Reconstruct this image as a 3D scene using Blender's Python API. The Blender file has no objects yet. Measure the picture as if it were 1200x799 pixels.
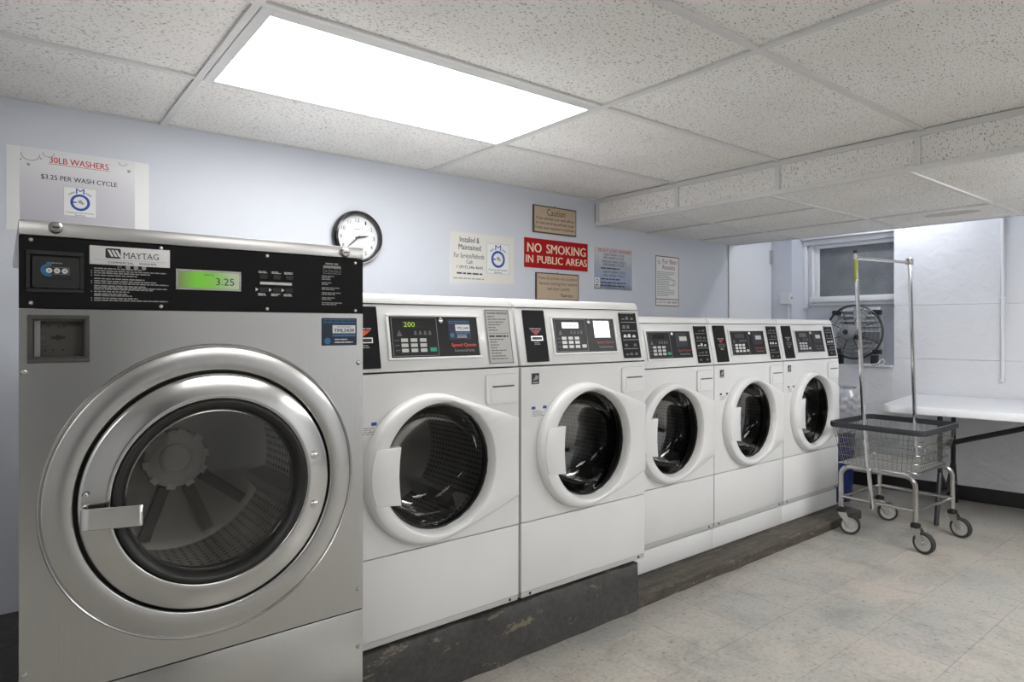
import bpy, bmesh, math, random
from mathutils import Vector, Matrix, noise
R = math.radians
rnd = random.Random(7)
sc = bpy.context.scene
C = sc.collection

# ------------------------------------------------------------------ camera, world, exposure
cam_d = bpy.data.cameras.new('camera')
cam_d.sensor_width = 36.0
cam_d.lens = 755.0 / 1200.0 * 36.0
cam_d.shift_y = -14.5 / 1200.0
cam_d.clip_start = 0.02
cam = bpy.data.objects.new('camera', cam_d)
C.objects.link(cam)
cam.location = (0, 0, 1.2)
cam.rotation_euler = (R(90), 0, R(-38.33))
sc.camera = cam

world = bpy.data.worlds.new('world')
sc.world = world
world.use_nodes = True
world.node_tree.nodes['Background'].inputs[0].default_value = (0.8, 0.85, 1, 1)
world.node_tree.nodes['Background'].inputs[1].default_value = 0.05

sc.view_settings.view_transform = 'Standard'
sc.view_settings.look = 'None'
sc.view_settings.gamma = 1
sc.view_settings.use_curve_mapping = False
sc.view_settings.exposure = 0.62
LAMP = 7.0          # emission of the ceiling light lenses
STRIP = 42.0        # emission of the strip tube beyond the soffit

# ------------------------------------------------------------------ material helpers
MATS = {}


def nmat(name):
    m = bpy.data.materials.new(name)
    m.use_nodes = True
    nt = m.node_tree
    b = nt.nodes['Principled BSDF']
    MATS[name] = m
    return m, nt, b


def simple(name, col, rough=0.5, metal=0.0, bump=None, coat=0.0, spec=None, emit=None, es=1.0):
    m, nt, b = nmat(name)
    b.inputs['Base Color'].default_value = (*col, 1)
    b.inputs['Roughness'].default_value = rough
    b.inputs['Metallic'].default_value = metal
    if coat:
        b.inputs['Coat Weight'].default_value = coat
        b.inputs['Coat Roughness'].default_value = 0.08
    if spec is not None:
        b.inputs['Specular IOR Level'].default_value = spec
    if emit:
        b.inputs['Emission Color'].default_value = (*emit, 1)
        b.inputs['Emission Strength'].default_value = es
    if bump:
        sc_, st, det = bump
        tc = nt.nodes.new('ShaderNodeTexCoord')
        n = nt.nodes.new('ShaderNodeTexNoise')
        n.inputs['Scale'].default_value = sc_
        n.inputs['Detail'].default_value = det
        bp = nt.nodes.new('ShaderNodeBump')
        bp.inputs['Strength'].default_value = st
        bp.inputs['Distance'].default_value = 0.004
        nt.links.new(tc.outputs['Object'], n.inputs['Vector'])
        nt.links.new(n.outputs['Fac'], bp.inputs['Height'])
        nt.links.new(bp.outputs['Normal'], b.inputs['Normal'])
    return m


def ramp(nt, stops):
    r = nt.nodes.new('ShaderNodeValToRGB')
    el = r.color_ramp.elements
    el[1].position = 1.0
    el[0].position = 0.0
    for p, c in stops[1:-1]:
        el.new(p).color = (*c, 1)
    el[0].color = (*stops[0][1], 1)
    el[len(el) - 1].color = (*stops[-1][1], 1)
    el[0].position = stops[0][0]
    el[len(el) - 1].position = stops[-1][0]
    return r


def noise_node(nt, vec, scale, detail=4, rough=0.5, dist=0.0):
    n = nt.nodes.new('ShaderNodeTexNoise')
    n.inputs['Scale'].default_value = scale
    n.inputs['Detail'].default_value = detail
    n.inputs['Roughness'].default_value = rough
    n.inputs['Distortion'].default_value = dist
    nt.links.new(vec, n.inputs['Vector'])
    return n


def coords(nt, scale=(1, 1, 1), world=False):
    mp = nt.nodes.new('ShaderNodeMapping')
    mp.inputs['Scale'].default_value = scale
    if world:
        g = nt.nodes.new('ShaderNodeNewGeometry')
        nt.links.new(g.outputs['Position'], mp.inputs['Vector'])
    else:
        t = nt.nodes.new('ShaderNodeTexCoord')
        nt.links.new(t.outputs['Object'], mp.inputs['Vector'])
    return mp.outputs['Vector']


def mixc(nt, fac, a, b, mode='MIX'):
    m = nt.nodes.new('ShaderNodeMix')
    m.data_type = 'RGBA'
    m.blend_type = mode
    for sock, v in ((m.inputs[0], fac), (m.inputs[6], a), (m.inputs[7], b)):
        if isinstance(v, (int, float)):
            sock.default_value = v
        elif isinstance(v, tuple):
            sock.default_value = (*v, 1)
        else:
            nt.links.new(v, sock)
    return m.outputs[2]


def bump(nt, b, h, strength, dist=0.003):
    bp = nt.nodes.new('ShaderNodeBump')
    bp.inputs['Strength'].default_value = strength
    bp.inputs['Distance'].default_value = dist
    nt.links.new(h, bp.inputs['Height'])
    nt.links.new(bp.outputs['Normal'], b.inputs['Normal'])


def wall_paint(name, col, lump, st):
    m, nt, b = nmat(name)
    v = coords(nt, world=True)
    n1 = noise_node(nt, v, 1.3, 3)
    r = ramp(nt, [(0.3, tuple(c * 0.94 for c in col)), (0.7, col)])
    nt.links.new(n1.outputs['Fac'], r.inputs[0])
    nt.links.new(r.outputs[0], b.inputs['Base Color'])
    b.inputs['Roughness'].default_value = 0.42
    n2 = noise_node(nt, v, lump, 6, 0.55, 0.6)
    bump(nt, b, n2.outputs['Fac'], st, 0.012)
    return m


wall_paint('wall_paint', (0.635, 0.665, 0.73), 30, 0.10)
wall_paint('rough_wall_paint', (0.72, 0.73, 0.765), 10, 0.75)
wall_paint('far_wall_paint', (0.80, 0.81, 0.82), 30, 0.1)
simple('door_grey', (0.10, 0.10, 0.105), 0.45)
simple('white_trim', (0.78, 0.79, 0.82), 0.35, bump=(60, 0.1, 3))


def ceiling_tile_mat():
    m, nt, b = nmat('ceiling_tile')
    v = coords(nt, world=True)
    w1 = noise_node(nt, v, 6, 2)
    wv = nt.nodes.new('ShaderNodeVectorMath')
    wv.operation = 'MULTIPLY_ADD'
    nt.links.new(w1.outputs['Color'], wv.inputs[0])
    wv.inputs[1].default_value = (0.02, 0.02, 0.02)
    nt.links.new(v, wv.inputs[2])
    mp = nt.nodes.new('ShaderNodeMapping')
    mp.inputs['Scale'].default_value = (1.0, 1.9, 1.0)
    nt.links.new(wv.outputs[0], mp.inputs['Vector'])
    vo = nt.nodes.new('ShaderNodeTexNoise')
    vo.inputs['Scale'].default_value = 92
    vo.inputs['Detail'].default_value = 1.5
    vo.inputs['Roughness'].default_value = 0.6
    nt.links.new(mp.outputs[0], vo.inputs['Vector'])
    pit = ramp(nt, [(0.345, (0, 0, 0)), (0.395, (1, 1, 1))])
    nt.links.new(vo.outputs['Fac'], pit.inputs[0])
    fine = noise_node(nt, v, 330, 3, 0.7)
    fr = ramp(nt, [(0.30, (0.82, 0.805, 0.785)), (0.60, (0.93, 0.92, 0.905))])
    nt.links.new(fine.outputs['Fac'], fr.inputs[0])
    blot = noise_node(nt, v, 2.2, 3)
    br = ramp(nt, [(0.35, (0.93, 0.915, 0.90)), (0.65, (1.0, 1.0, 1.0))])
    nt.links.new(blot.outputs['Fac'], br.inputs[0])
    c1 = mixc(nt, 1.0, fr.outputs[0], br.outputs[0], 'MULTIPLY')
    c2 = mixc(nt, pit.outputs[0], (0.40, 0.38, 0.36), c1)
    nt.links.new(c2, b.inputs['Base Color'])
    b.inputs['Roughness'].default_value = 0.9
    add = nt.nodes.new('ShaderNodeMath')
    add.operation = 'MULTIPLY_ADD'
    nt.links.new(fine.outputs['Fac'], add.inputs[0])
    add.inputs[1].default_value = 0.35
    nt.links.new(pit.outputs[0], add.inputs[2])
    bump(nt, b, add.outputs[0], 0.6, 0.003)


ceiling_tile_mat()
simple('stained_tile', (0.60, 0.565, 0.52), 0.9, bump=(120, 0.5, 4))
simple('grid_metal', (0.70, 0.70, 0.69), 0.45)
simple('lamp_frame', (0.66, 0.66, 0.655), 0.4)


def floor_mat():
    m, nt, b = nmat('floor_tile')
    v = coords(nt, world=True)
    oi = nt.nodes.new('ShaderNodeObjectInfo')
    big = noise_node(nt, v, 2.6, 3, 0.6)
    r1 = ramp(nt, [(0.30, (0.350, 0.352, 0.335)), (0.5, (0.400, 0.390, 0.362)), (0.70, (0.440, 0.408, 0.378))])
    nt.links.new(big.outputs['Fac'], r1.inputs[0])
    med = noise_node(nt, v, 55, 6, 0.75, 0.4)
    r2 = ramp(nt, [(0.30, (0.66, 0.66, 0.66)), (0.48, (0.96, 0.95, 0.93)), (0.72, (1.16, 1.15, 1.10))])
    nt.links.new(med.outputs['Fac'], r2.inputs[0])
    c = mixc(nt, 1.0, r1.outputs[0], r2.outputs[0], 'MULTIPLY')
    gr = noise_node(nt, v, 4.5, 7, 0.7, 0.5)
    r5 = ramp(nt, [(0.33, (0.74, 0.74, 0.74)), (0.52, (1, 1, 1))])
    nt.links.new(gr.outputs['Fac'], r5.inputs[0])
    c = mixc(nt, 1.0, c, r5.outputs[0], 'MULTIPLY')
    sp = noise_node(nt, v, 170, 2, 0.5)
    r3 = ramp(nt, [(0.28, (0.45, 0.43, 0.40)), (0.36, (1, 1, 1))])
    nt.links.new(sp.outputs['Fac'], r3.inputs[0])
    c = mixc(nt, 0.55, c, r3.outputs[0], 'MULTIPLY')
    r4 = ramp(nt, [(0.0, (0.93, 0.94, 0.95)), (1.0, (1.05, 1.02, 0.99))])
    nt.links.new(oi.outputs['Random'], r4.inputs[0])
    c = mixc(nt, 1.0, c, r4.outputs[0], 'MULTIPLY')
    nt.links.new(c, b.inputs['Base Color'])
    rr = ramp(nt, [(0.3, (0.24, 0.24, 0.24)), (0.7, (0.42, 0.42, 0.42))])
    nt.links.new(med.outputs['Fac'], rr.inputs[0])
    nt.links.new(rr.outputs[0], b.inputs['Roughness'])
    bump(nt, b, med.outputs['Fac'], 0.08, 0.002)


floor_mat()
simple('floor_joint', (0.20, 0.195, 0.18), 0.8)


def steel(name, col, rough, streak=(1.2, 1.2, 60), var=0.10, aniso=0.0):
    m, nt, b = nmat(name)
    v = coords(nt, streak)
    n = noise_node(nt, v, 4, 5, 0.6)
    b.inputs['Metallic'].default_value = 1
    r = ramp(nt, [(0.25, tuple(c * 0.92 for c in col)), (0.75, col)])
    nt.links.new(n.outputs['Fac'], r.inputs[0])
    nt.links.new(r.outputs[0], b.inputs['Base Color'])
    b.inputs['Roughness'].default_value = rough
    return m


steel('brushed_steel', (0.56, 0.557, 0.55), 0.24, (60, 1, 1.5))
steel('polished_steel', (0.62, 0.617, 0.61), 0.17, (4, 4, 4), 0.10)
steel('chrome', (0.74, 0.74, 0.74), 0.10, (5, 5, 5), 0.08)
steel('worn_chrome', (0.55, 0.54, 0.52), 0.22, (5, 5, 5), 0.2)
steel('light_steel', (0.70, 0.69, 0.68), 0.34, (1, 40, 1))


def drum_mat(name, col):
    m, nt, b = nmat(name)
    t = nt.nodes.new('ShaderNodeTexCoord')
    sep = nt.nodes.new('ShaderNodeSeparateXYZ')
    mp = nt.nodes.new('ShaderNodeMapping')
    mp.inputs['Scale'].default_value = (62, 1, 1)
    nt.links.new(t.outputs['UV'], mp.inputs['Vector'])
    vo = nt.nodes.new('ShaderNodeTexVoronoi')
    vo.feature = 'F1'
    vo.inputs['Randomness'].default_value = 0.0
    vo.inputs['Scale'].default_value = 1.0
    mp.inputs['Scale'].default_value = (78, 20, 1)
    nt.links.new(mp.outputs[0], vo.inputs['Vector'])
    pit = ramp(nt, [(0.20, (0.02, 0.02, 0.02)), (0.26, col)])
    nt.links.new(vo.outputs['Distance'], pit.inputs[0])
    nt.links.new(pit.outputs[0], b.inputs['Base Color'])
    b.inputs['Metallic'].default_value = 0.85
    b.inputs['Roughness'].default_value = 0.34
    return m


drum_mat('drum_steel', (0.50, 0.49, 0.475))
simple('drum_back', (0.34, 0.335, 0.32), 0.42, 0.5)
simple('drum_dark', (0.07, 0.07, 0.07), 0.4)
simple('hub_grey', (0.80, 0.79, 0.76), 0.5)
simple('lifter_grey', (0.42, 0.41, 0.40), 0.4, 0.4)


def white_enamel():
    m, nt, b = nmat('white_enamel')
    v = coords(nt)
    n = noise_node(nt, v, 3, 3)
    r = ramp(nt, [(0.3, (0.735, 0.735, 0.73)), (0.7, (0.775, 0.775, 0.77))])
    nt.links.new(n.outputs['Fac'], r.inputs[0])
    nt.links.new(r.outputs[0], b.inputs['Base Color'])
    b.inputs['Roughness'].default_value = 0.33
    b.inputs['Coat Weight'].default_value = 0.25
    b.inputs['Coat Roughness'].default_value = 0.12
    n2 = noise_node(nt, v, 160, 2)
    bump(nt, b, n2.outputs['Fac'], 0.03, 0.001)


white_enamel()
simple('white_plastic', (0.79, 0.79, 0.785), 0.30, coat=0.2)
simple('ivory_strip', (0.50, 0.50, 0.49), 0.5, bump=(80, 0.3, 4))
simple('slot_shadow', (0.10, 0.10, 0.10), 0.5)
simple('black_plastic', (0.018, 0.018, 0.019), 0.35, bump=(300, 0.05, 2))
simple('panel_black', (0.008, 0.008, 0.009), 0.5, spec=0.15)
simple('display_black', (0.009, 0.009, 0.011), 0.42, spec=0.3)
simple('deep_black', (0.006, 0.006, 0.006), 0.4)
simple('rubber', (0.012, 0.012, 0.012), 0.42)
simple('tyre_rubber', (0.03, 0.03, 0.03), 0.6)
simple('wheel_grey', (0.46, 0.45, 0.43), 0.45)
simple('key_grey', (0.55, 0.55, 0.53), 0.5)
simple('key_white', (0.78, 0.78, 0.76), 0.5)
simple('key_green', (0.01, 0.36, 0.20), 0.45)
simple('print_white', (0.72, 0.72, 0.70), 0.5)
simple('print_grey', (0.33, 0.33, 0.33), 0.5)
simple('print_dim', (0.12, 0.12, 0.12), 0.5)
simple('print_black', (0.02, 0.02, 0.03), 0.5)
simple('print_ink', (0.045, 0.045, 0.09), 0.5)
simple('print_red', (0.52, 0.03, 0.03), 0.5)
simple('panel_red', (0.75, 0.07, 0.03), 0.4)
simple('dull_red', (0.30, 0.03, 0.035), 0.4)
simple('print_blue', (0.015, 0.07, 0.34), 0.5)
simple('sticker_navy', (0.007, 0.016, 0.045), 0.4)
simple('gloss_black', (0.012, 0.012, 0.013), 0.06, coat=1.0)
simple('gloss_film', (0.05, 0.05, 0.052), 0.07, coat=1.0)
simple('vault_metal', (0.07, 0.068, 0.062), 0.55, 0.3)
simple('sticker_blue', (0.03, 0.15, 0.34), 0.4)
simple('maroon', (0.15, 0.045, 0.055), 0.5)
simple('sleeve_grey', (0.68, 0.695, 0.73), 0.2)
simple('sticker_paper', (0.75, 0.76, 0.78), 0.5)
simple('sign_red', (0.40, 0.002, 0.008), 0.4, spec=0.2)
simple('sign_cream', (0.80, 0.66, 0.48), 0.5)
simple('sign_tan', (0.52, 0.40, 0.285), 0.5, bump=(30, 0.1, 3))
simple('sign_brown', (0.055, 0.030, 0.022), 0.4)
simple('paper_white', (0.76, 0.77, 0.77), 0.35)
simple('paper_cream', (0.72, 0.71, 0.655), 0.4)
simple('label_grey', (0.46, 0.46, 0.44), 0.5)
simple('clock_face', (0.75, 0.76, 0.77), 0.4)
simple('clock_rim', (0.015, 0.015, 0.017), 0.18, coat=0.4)
steel('wire_metal', (0.34, 0.335, 0.32), 0.25, (5, 5, 5), 0.1)
simple('bumper', (0.028, 0.030, 0.036), 0.45)
simple('bar_yellow', (0.42, 0.43, 0.10), 0.5)
simple('bin_blue', (0.008, 0.022, 0.13), 0.35)
simple('table_white', (0.80, 0.81, 0.83), 0.32, bump=(200, 0.06, 2))
simple('leg_black', (0.015, 0.015, 0.016), 0.45)
simple('cove_black', (0.010, 0.010, 0.011), 0.35)
simple('fan_wire', (0.03, 0.033, 0.037), 0.4, 0.3)
simple('fan_blade', (0.34, 0.36, 0.38), 0.45, 0.1)
simple('fan_motor', (0.26, 0.265, 0.28), 0.5, 0.3)
simple('shutter_grey', (0.42, 0.44, 0.46), 0.5)
simple('hinge_grey', (0.50, 0.51, 0.53), 0.4, 0.3)
simple('switch_plastic', (0.70, 0.71, 0.73), 0.4)
simple('lens', (0.9, 0.9, 0.9), 0.5, emit=(1.0, 0.995, 0.985), es=LAMP)
simple('lens_dimmed', (0.9, 0.9, 0.9), 0.5, emit=(1.0, 0.99, 0.975), es=LAMP * 0.72)  # emission lowered for the added lights behind the viewer
simple('lens_boosted', (0.9, 0.9, 0.9), 0.5, emit=(0.99, 0.995, 1.0), es=LAMP * 1.6)  # emission raised to brighten the right side of the room
simple('tube', (0.9, 0.9, 0.9), 0.5, emit=(0.93, 0.96, 1.0), es=STRIP)
simple('green_led', (0.01, 0.01, 0.01), 0.4, emit=(0.55, 0.9, 0.05), es=0.45)


def lcd_mat():
    m, nt, b = nmat('green_lcd')
    v = coords(nt)
    sep = nt.nodes.new('ShaderNodeSeparateXYZ')
    nt.links.new(v, sep.inputs[0])
    r = ramp(nt, [(0.02, (0.14, 0.20, 0.07)), (0.3, (0.13, 0.42, 0.03)), (0.6, (0.16, 0.40, 0.06)), (0.95, (0.33, 0.38, 0.26))])
    mr = nt.nodes.new('ShaderNodeMapRange')
    mr.inputs[1].default_value = 0.285
    mr.inputs[2].default_value = 0.412
    nt.links.new(sep.outputs[0], mr.inputs[0])
    nt.links.new(mr.outputs[0], r.inputs[0])
    nt.links.new(r.outputs[0], b.inputs['Base Color'])
    nt.links.new(r.outputs[0], b.inputs['Emission Color'])
    b.inputs['Emission Strength'].default_value = 0.35
    b.inputs['Roughness'].default_value = 0.25


lcd_mat()


def page_mat():
    m, nt, b = nmat('page_grey')
    v = coords(nt)
    sep = nt.nodes.new('ShaderNodeSeparateXYZ')
    nt.links.new(v, sep.inputs[0])
    mr = nt.nodes.new('ShaderNodeMapRange')
    mr.inputs[1].default_value = 0.02
    mr.inputs[2].default_value = 0.29
    nt.links.new(sep.outputs[1], mr.inputs[0])
    r = ramp(nt, [(0.0, (0.46, 0.44, 0.50)), (0.6, (0.62, 0.61, 0.65)), (0.85, (0.74, 0.74, 0.76))])
    nt.links.new(mr.outputs[0], r.inputs[0])
    nt.links.new(r.outputs[0], b.inputs['Base Color'])
    b.inputs['Roughness'].default_value = 0.3
    b.inputs['Coat Weight'].default_value = 0.6
    b.inputs['Coat Roughness'].default_value = 0.08
    m, nt, b = nmat('page_blue')
    v = coords(nt)
    sep = nt.nodes.new('ShaderNodeSeparateXYZ')
    nt.links.new(v, sep.inputs[0])
    mr = nt.nodes.new('ShaderNodeMapRange')
    mr.inputs[1].default_value = 0.0
    mr.inputs[2].default_value = 0.28
    nt.links.new(sep.outputs[1], mr.inputs[0])
    n = noise_node(nt, v, 14, 3)
    ad = nt.nodes.new('ShaderNodeMath')
    ad.operation = 'MULTIPLY_ADD'
    nt.links.new(n.outputs['Fac'], ad.inputs[0])
    ad.inputs[1].default_value = 0.35
    nt.links.new(mr.outputs[0], ad.inputs[2])
    r = ramp(nt, [(0.15, (0.13, 0.15, 0.20)), (0.4, (0.33, 0.40, 0.55)), (0.75, (0.42, 0.45, 0.53)), (1.0, (0.58, 0.60, 0.64))])
    nt.links.new(ad.outputs[0], r.inputs[0])
    nt.links.new(r.outputs[0], b.inputs['Base Color'])
    b.inputs['Roughness'].default_value = 0.2


page_mat()


def thin_glass(name, tint, gloss=1.0, rough=0.02, haze=None):
    m = bpy.data.materials.new(name)
    m.use_nodes = True
    nt = m.node_tree
    nt.nodes.clear()
    out = nt.nodes.new('ShaderNodeOutputMaterial')
    tr = nt.nodes.new('ShaderNodeBsdfTransparent')
    tr.inputs[0].default_value = (*tint, 1)
    gl = nt.nodes.new('ShaderNodeBsdfGlossy')
    gl.inputs['Roughness'].default_value = rough
    fr = nt.nodes.new('ShaderNodeFresnel')
    fr.inputs[0].default_value = 1.5
    mu = nt.nodes.new('ShaderNodeMath')
    mu.operation = 'MULTIPLY'
    mu.inputs[1].default_value = gloss
    nt.links.new(fr.outputs[0], mu.inputs[0])
    mx = nt.nodes.new('ShaderNodeMixShader')
    nt.links.new(mu.outputs[0], mx.inputs[0])
    nt.links.new(tr.outputs[0], mx.inputs[1])
    nt.links.new(gl.outputs[0], mx.inputs[2])
    last = mx
    if haze:
        df = nt.nodes.new('ShaderNodeBsdfDiffuse')
        df.inputs[0].default_value = (*haze[1], 1)
        m2 = nt.nodes.new('ShaderNodeMixShader')
        m2.inputs[0].default_value = haze[0]
        nt.links.new(mx.outputs[0], m2.inputs[1])
        nt.links.new(df.outputs[0], m2.inputs[2])
        last = m2
    nt.links.new(last.outputs[0], out.inputs[0])
    MATS[name] = m


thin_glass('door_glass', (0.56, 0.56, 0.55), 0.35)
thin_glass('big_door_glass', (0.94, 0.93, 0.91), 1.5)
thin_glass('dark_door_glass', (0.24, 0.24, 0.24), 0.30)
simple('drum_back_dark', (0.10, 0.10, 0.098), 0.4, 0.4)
thin_glass('bag_film', (0.88, 0.90, 0.93), 2.2, 0.14, (0.45, (0.85, 0.87, 0.9)))
thin_glass('sleeve_film', (0.97, 0.97, 0.98), 1.3, 0.06)
thin_glass('clock_glass', (0.98, 0.98, 0.98), 1.0)


def window_pane_mat():
    m, nt, b = nmat('window_pane')
    v = coords(nt, world=True)
    n = noise_node(nt, v, 140, 4, 0.7)
    n2 = noise_node(nt, v, 7, 3)
    r = ramp(nt, [(0.3, (0.095, 0.102, 0.112)), (0.7, (0.26, 0.275, 0.295))])
    nt.links.new(n.outputs['Fac'], r.inputs[0])
    r2 = ramp(nt, [(0.3, (0.75, 0.75, 0.75)), (0.7, (1.1, 1.1, 1.1))])
    nt.links.new(n2.outputs['Fac'], r2.inputs[0])
    nt.links.new(mixc(nt, 1.0, r.outputs[0], r2.outputs[0], 'MULTIPLY'), b.inputs['Base Color'])
    b.inputs['Roughness'].default_value = 0.35
    bump(nt, b, n.outputs['Fac'], 0.25, 0.002)


window_pane_mat()


def plinth_mat(name, c0, c1, chip, amt, st=(1, 1, 2.2), f1=3.5):
    m, nt, b = nmat(name)
    v = coords(nt, world=True)
    v2 = coords(nt, st, world=True)
    n1 = noise_node(nt, v2 if f1 > 4 else v, f1, 5, 0.6)
    r1 = ramp(nt, [(0.3, c0), (0.7, c1)])
    nt.links.new(n1.outputs['Fac'], r1.inputs[0])
    n2 = noise_node(nt, v2, 7, 9, 0.72)
    r2 = ramp(nt, [(amt, (0, 0, 0)), (amt + 0.03, (1, 1, 1))])
    nt.links.new(n2.outputs['Fac'], r2.inputs[0])
    c = mixc(nt, r2.outputs[0], r1.outputs[0], chip)
    n3 = noise_node(nt, v, 45, 4, 0.7)
    r3 = ramp(nt, [(0.35, (0.72, 0.72, 0.72)), (0.62, (1.12, 1.12, 1.12))])
    nt.links.new(n3.outputs['Fac'], r3.inputs[0])
    c = mixc(nt, 1.0, c, r3.outputs[0], 'MULTIPLY')
    nt.links.new(c, b.inputs['Base Color'])
    b.inputs['Roughness'].default_value = 0.6
    bump(nt, b, n2.outputs['Fac'], 0.35, 0.01)


plinth_mat('plinth_paint', (0.050, 0.049, 0.047), (0.072, 0.070, 0.067), (0.20, 0.165, 0.12), 0.595)
plinth_mat('curb_wood', (0.034, 0.032, 0.029), (0.120, 0.100, 0.074), (0.24, 0.205, 0.15), 0.60, (0.8, 5, 5), 6)


# ------------------------------------------------------------------ mesh helpers
class MB:
    def __init__(self):
        self.bm = bmesh.new()
        self.uv = None

    def _merge(self, t):
        mp = {}
        for v in t.verts:
            mp[v] = self.bm.verts.new(v.co)
        for f in t.faces:
            try:
                self.bm.faces.new([mp[v] for v in f.verts])
            except ValueError:
                pass
        t.free()

    def box(self, x0, x1, y0, y1, z0, z1, bev=0, seg=2):
        t = bmesh.new()
        vs = [t.verts.new((x, y, z)) for x in (x0, x1) for y in (y0, y1) for z in (z0, z1)]
        for a in ((0, 1, 3, 2), (4, 6, 7, 5), (0, 4, 5, 1), (2, 3, 7, 6), (0, 2, 6, 4), (1, 5, 7, 3)):
            t.faces.new([vs[i] for i in a])
        bmesh.ops.recalc_face_normals(t, faces=t.faces)
        if bev:
            bmesh.ops.bevel(t, geom=list(t.edges), offset=bev, segments=seg, profile=0.5, affect='EDGES')
        self._merge(t)
        return self

    def prism(self, pts, a0, a1, plane='xy', bev=0, seg=2):
        """polygon pts in a plane, extruded a0..a1 along the third axis"""
        f = {'xy': lambda p, a: (p[0], p[1], a), 'xz': lambda p, a: (p[0], a, p[1]), 'yz': lambda p, a: (a, p[0], p[1])}[plane]
        t = bmesh.new()
        lo = [t.verts.new(f(p, a0)) for p in pts]
        hi = [t.verts.new(f(p, a1)) for p in pts]
        t.faces.new(lo)
        t.faces.new(hi)
        n = len(pts)
        for i in range(n):
            t.faces.new((lo[i], lo[(i + 1) % n], hi[(i + 1) % n], hi[i]))
        bmesh.ops.recalc_face_normals(t, faces=t.faces)
        if bev:
            bmesh.ops.bevel(t, geom=list(t.edges), offset=bev, segments=seg, profile=0.5, affect='EDGES')
        self._merge(t)
        return self

    def rrect(self, x0, x1, y0, y1, r, z0, z1, n=5):
        pts = []
        for cx, cy, a in ((x1 - r, y1 - r, 0), (x0 + r, y1 - r, 90), (x0 + r, y0 + r, 180), (x1 - r, y0 + r, 270)):
            for i in range(n):
                t = R(a + 90 * i / (n - 1))
                pts.append((cx + r * math.cos(t), cy + r * math.sin(t)))
        return self.prism(pts, z0, z1)

    def tube(self, pts, r, n=8, closed=False):
        pts = [Vector(p) for p in pts]
        m = len(pts)
        rings = []
        prev = None
        for i, p in enumerate(pts):
            if closed:
                d = (pts[(i + 1) % m] - pts[i - 1]).normalized()
            else:
                d = (pts[min(i + 1, m - 1)] - pts[max(i - 1, 0)]).normalized()
            if prev is None:
                up = Vector((0, 0, 1)) if abs(d.z) < 0.9 else Vector((1, 0, 0))
                prev = d.cross(up).normalized()
            s = (prev - d * prev.dot(d)).normalized()
            prev = s
            t = d.cross(s)
            rr = r[i] if isinstance(r, (list, tuple)) else r
            rings.append([self.bm.verts.new(p + (s * math.cos(2 * math.pi * k / n) + t * math.sin(2 * math.pi * k / n)) * rr) for k in range(n)])
        for i in range(m if closed else m - 1):
            a, b = rings[i], rings[(i + 1) % m]
            for k in range(n):
                self.bm.faces.new((a[k], a[(k + 1) % n], b[(k + 1) % n], b[k]))
        if not closed:
            self.bm.faces.new(rings[0][::-1])
            self.bm.faces.new(rings[-1])
        return self

    def lathe(self, prof, c=(0, 0, 0), axis='y', n=48, closed=False, uv=False):
        """prof: (radius, height along the axis)"""
        rings = []
        for r, a in prof:
            if r < 1e-6:
                p = {'y': (0, a, 0), 'z': (0, 0, a), 'x': (a, 0, 0)}[axis]
                rings.append([self.bm.verts.new(Vector(p) + Vector(c))])
                continue
            ring = []
            for k in range(n):
                t = 2 * math.pi * k / n
                p = {'y': (r * math.cos(t), a, r * math.sin(t)), 'z': (r * math.cos(t), r * math.sin(t), a), 'x': (a, r * math.cos(t), r * math.sin(t))}[axis]
                ring.append(self.bm.verts.new(Vector(p) + Vector(c)))
            rings.append(ring)
        if uv and self.uv is None:
            self.uv = self.bm.loops.layers.uv.new('uv')
        m = len(rings)
        for i in range(m if closed else m - 1):
            a, b = rings[i], rings[(i + 1) % m]
            if len(a) == 1 and len(b) == 1:
                continue
            for k in range(n):
                k2 = (k + 1) % n
                if len(a) == 1:
                    f = self.bm.faces.new((a[0], b[k2], b[k]))
                elif len(b) == 1:
                    f = self.bm.faces.new((a[k], a[k2], b[0]))
                else:
                    f = self.bm.faces.new((a[k], a[k2], b[k2], b[k]))
                    if uv:
                        us = (k / n, (k + 1) / n, (k + 1) / n, k / n)
                        vs_ = (i / (m - 1), i / (m - 1), (i + 1) / (m - 1), (i + 1) / (m - 1))
                        for l, u_, v_ in zip(f.loops, us, vs_):
                            l[self.uv].uv = (u_, v_)
        return self

    def loft(self, loops, cap0=False, cap1=False):
        rings = [[self.bm.verts.new(p) for p in lp] for lp in loops]
        n = len(rings[0])
        for a, b in zip(rings, rings[1:]):
            for k in range(n):
                self.bm.faces.new((a[k], a[(k + 1) % n], b[(k + 1) % n], b[k]))
        if cap0:
            self.bm.faces.new(rings[0])
        if cap1:
            self.bm.faces.new(rings[-1])
        return self

    def mesh(self, me, mat4=None):
        """append an existing mesh"""
        t = bmesh.new()
        t.from_mesh(me)
        if mat4:
            t.transform(mat4)
        self._merge(t)
        return self

    def build(self, name, mat, parent=None, loc=(0, 0, 0), rot=(0, 0, 0), angle=35, recalc=True):
        if recalc:
            bmesh.ops.recalc_face_normals(self.bm, faces=self.bm.faces)
        me = bpy.data.meshes.new(name)
        self.bm.to_mesh(me)
        self.bm.free()
        me.polygons.foreach_set('use_smooth', [True] * len(me.polygons))
        me.set_sharp_from_angle(angle=R(angle))
        me.materials.append(MATS[mat])
        o = bpy.data.objects.new(name, me)
        C.objects.link(o)
        o.location = loc
        o.rotation_euler = rot
        o.parent = parent
        return o


def tag(o, label=None, cat=None, group=None, kind=None):
    if label:
        o['label'] = label
    if cat:
        o['category'] = cat
    if group:
        o['group'] = group
    if kind:
        o['kind'] = kind
    return o


def empty(name, loc, rz=0.0):
    o = bpy.data.objects.new(name, None)
    C.objects.link(o)
    o.location = loc
    o.rotation_euler = (0, 0, rz)
    o.empty_display_size = 0.1
    return o


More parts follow.
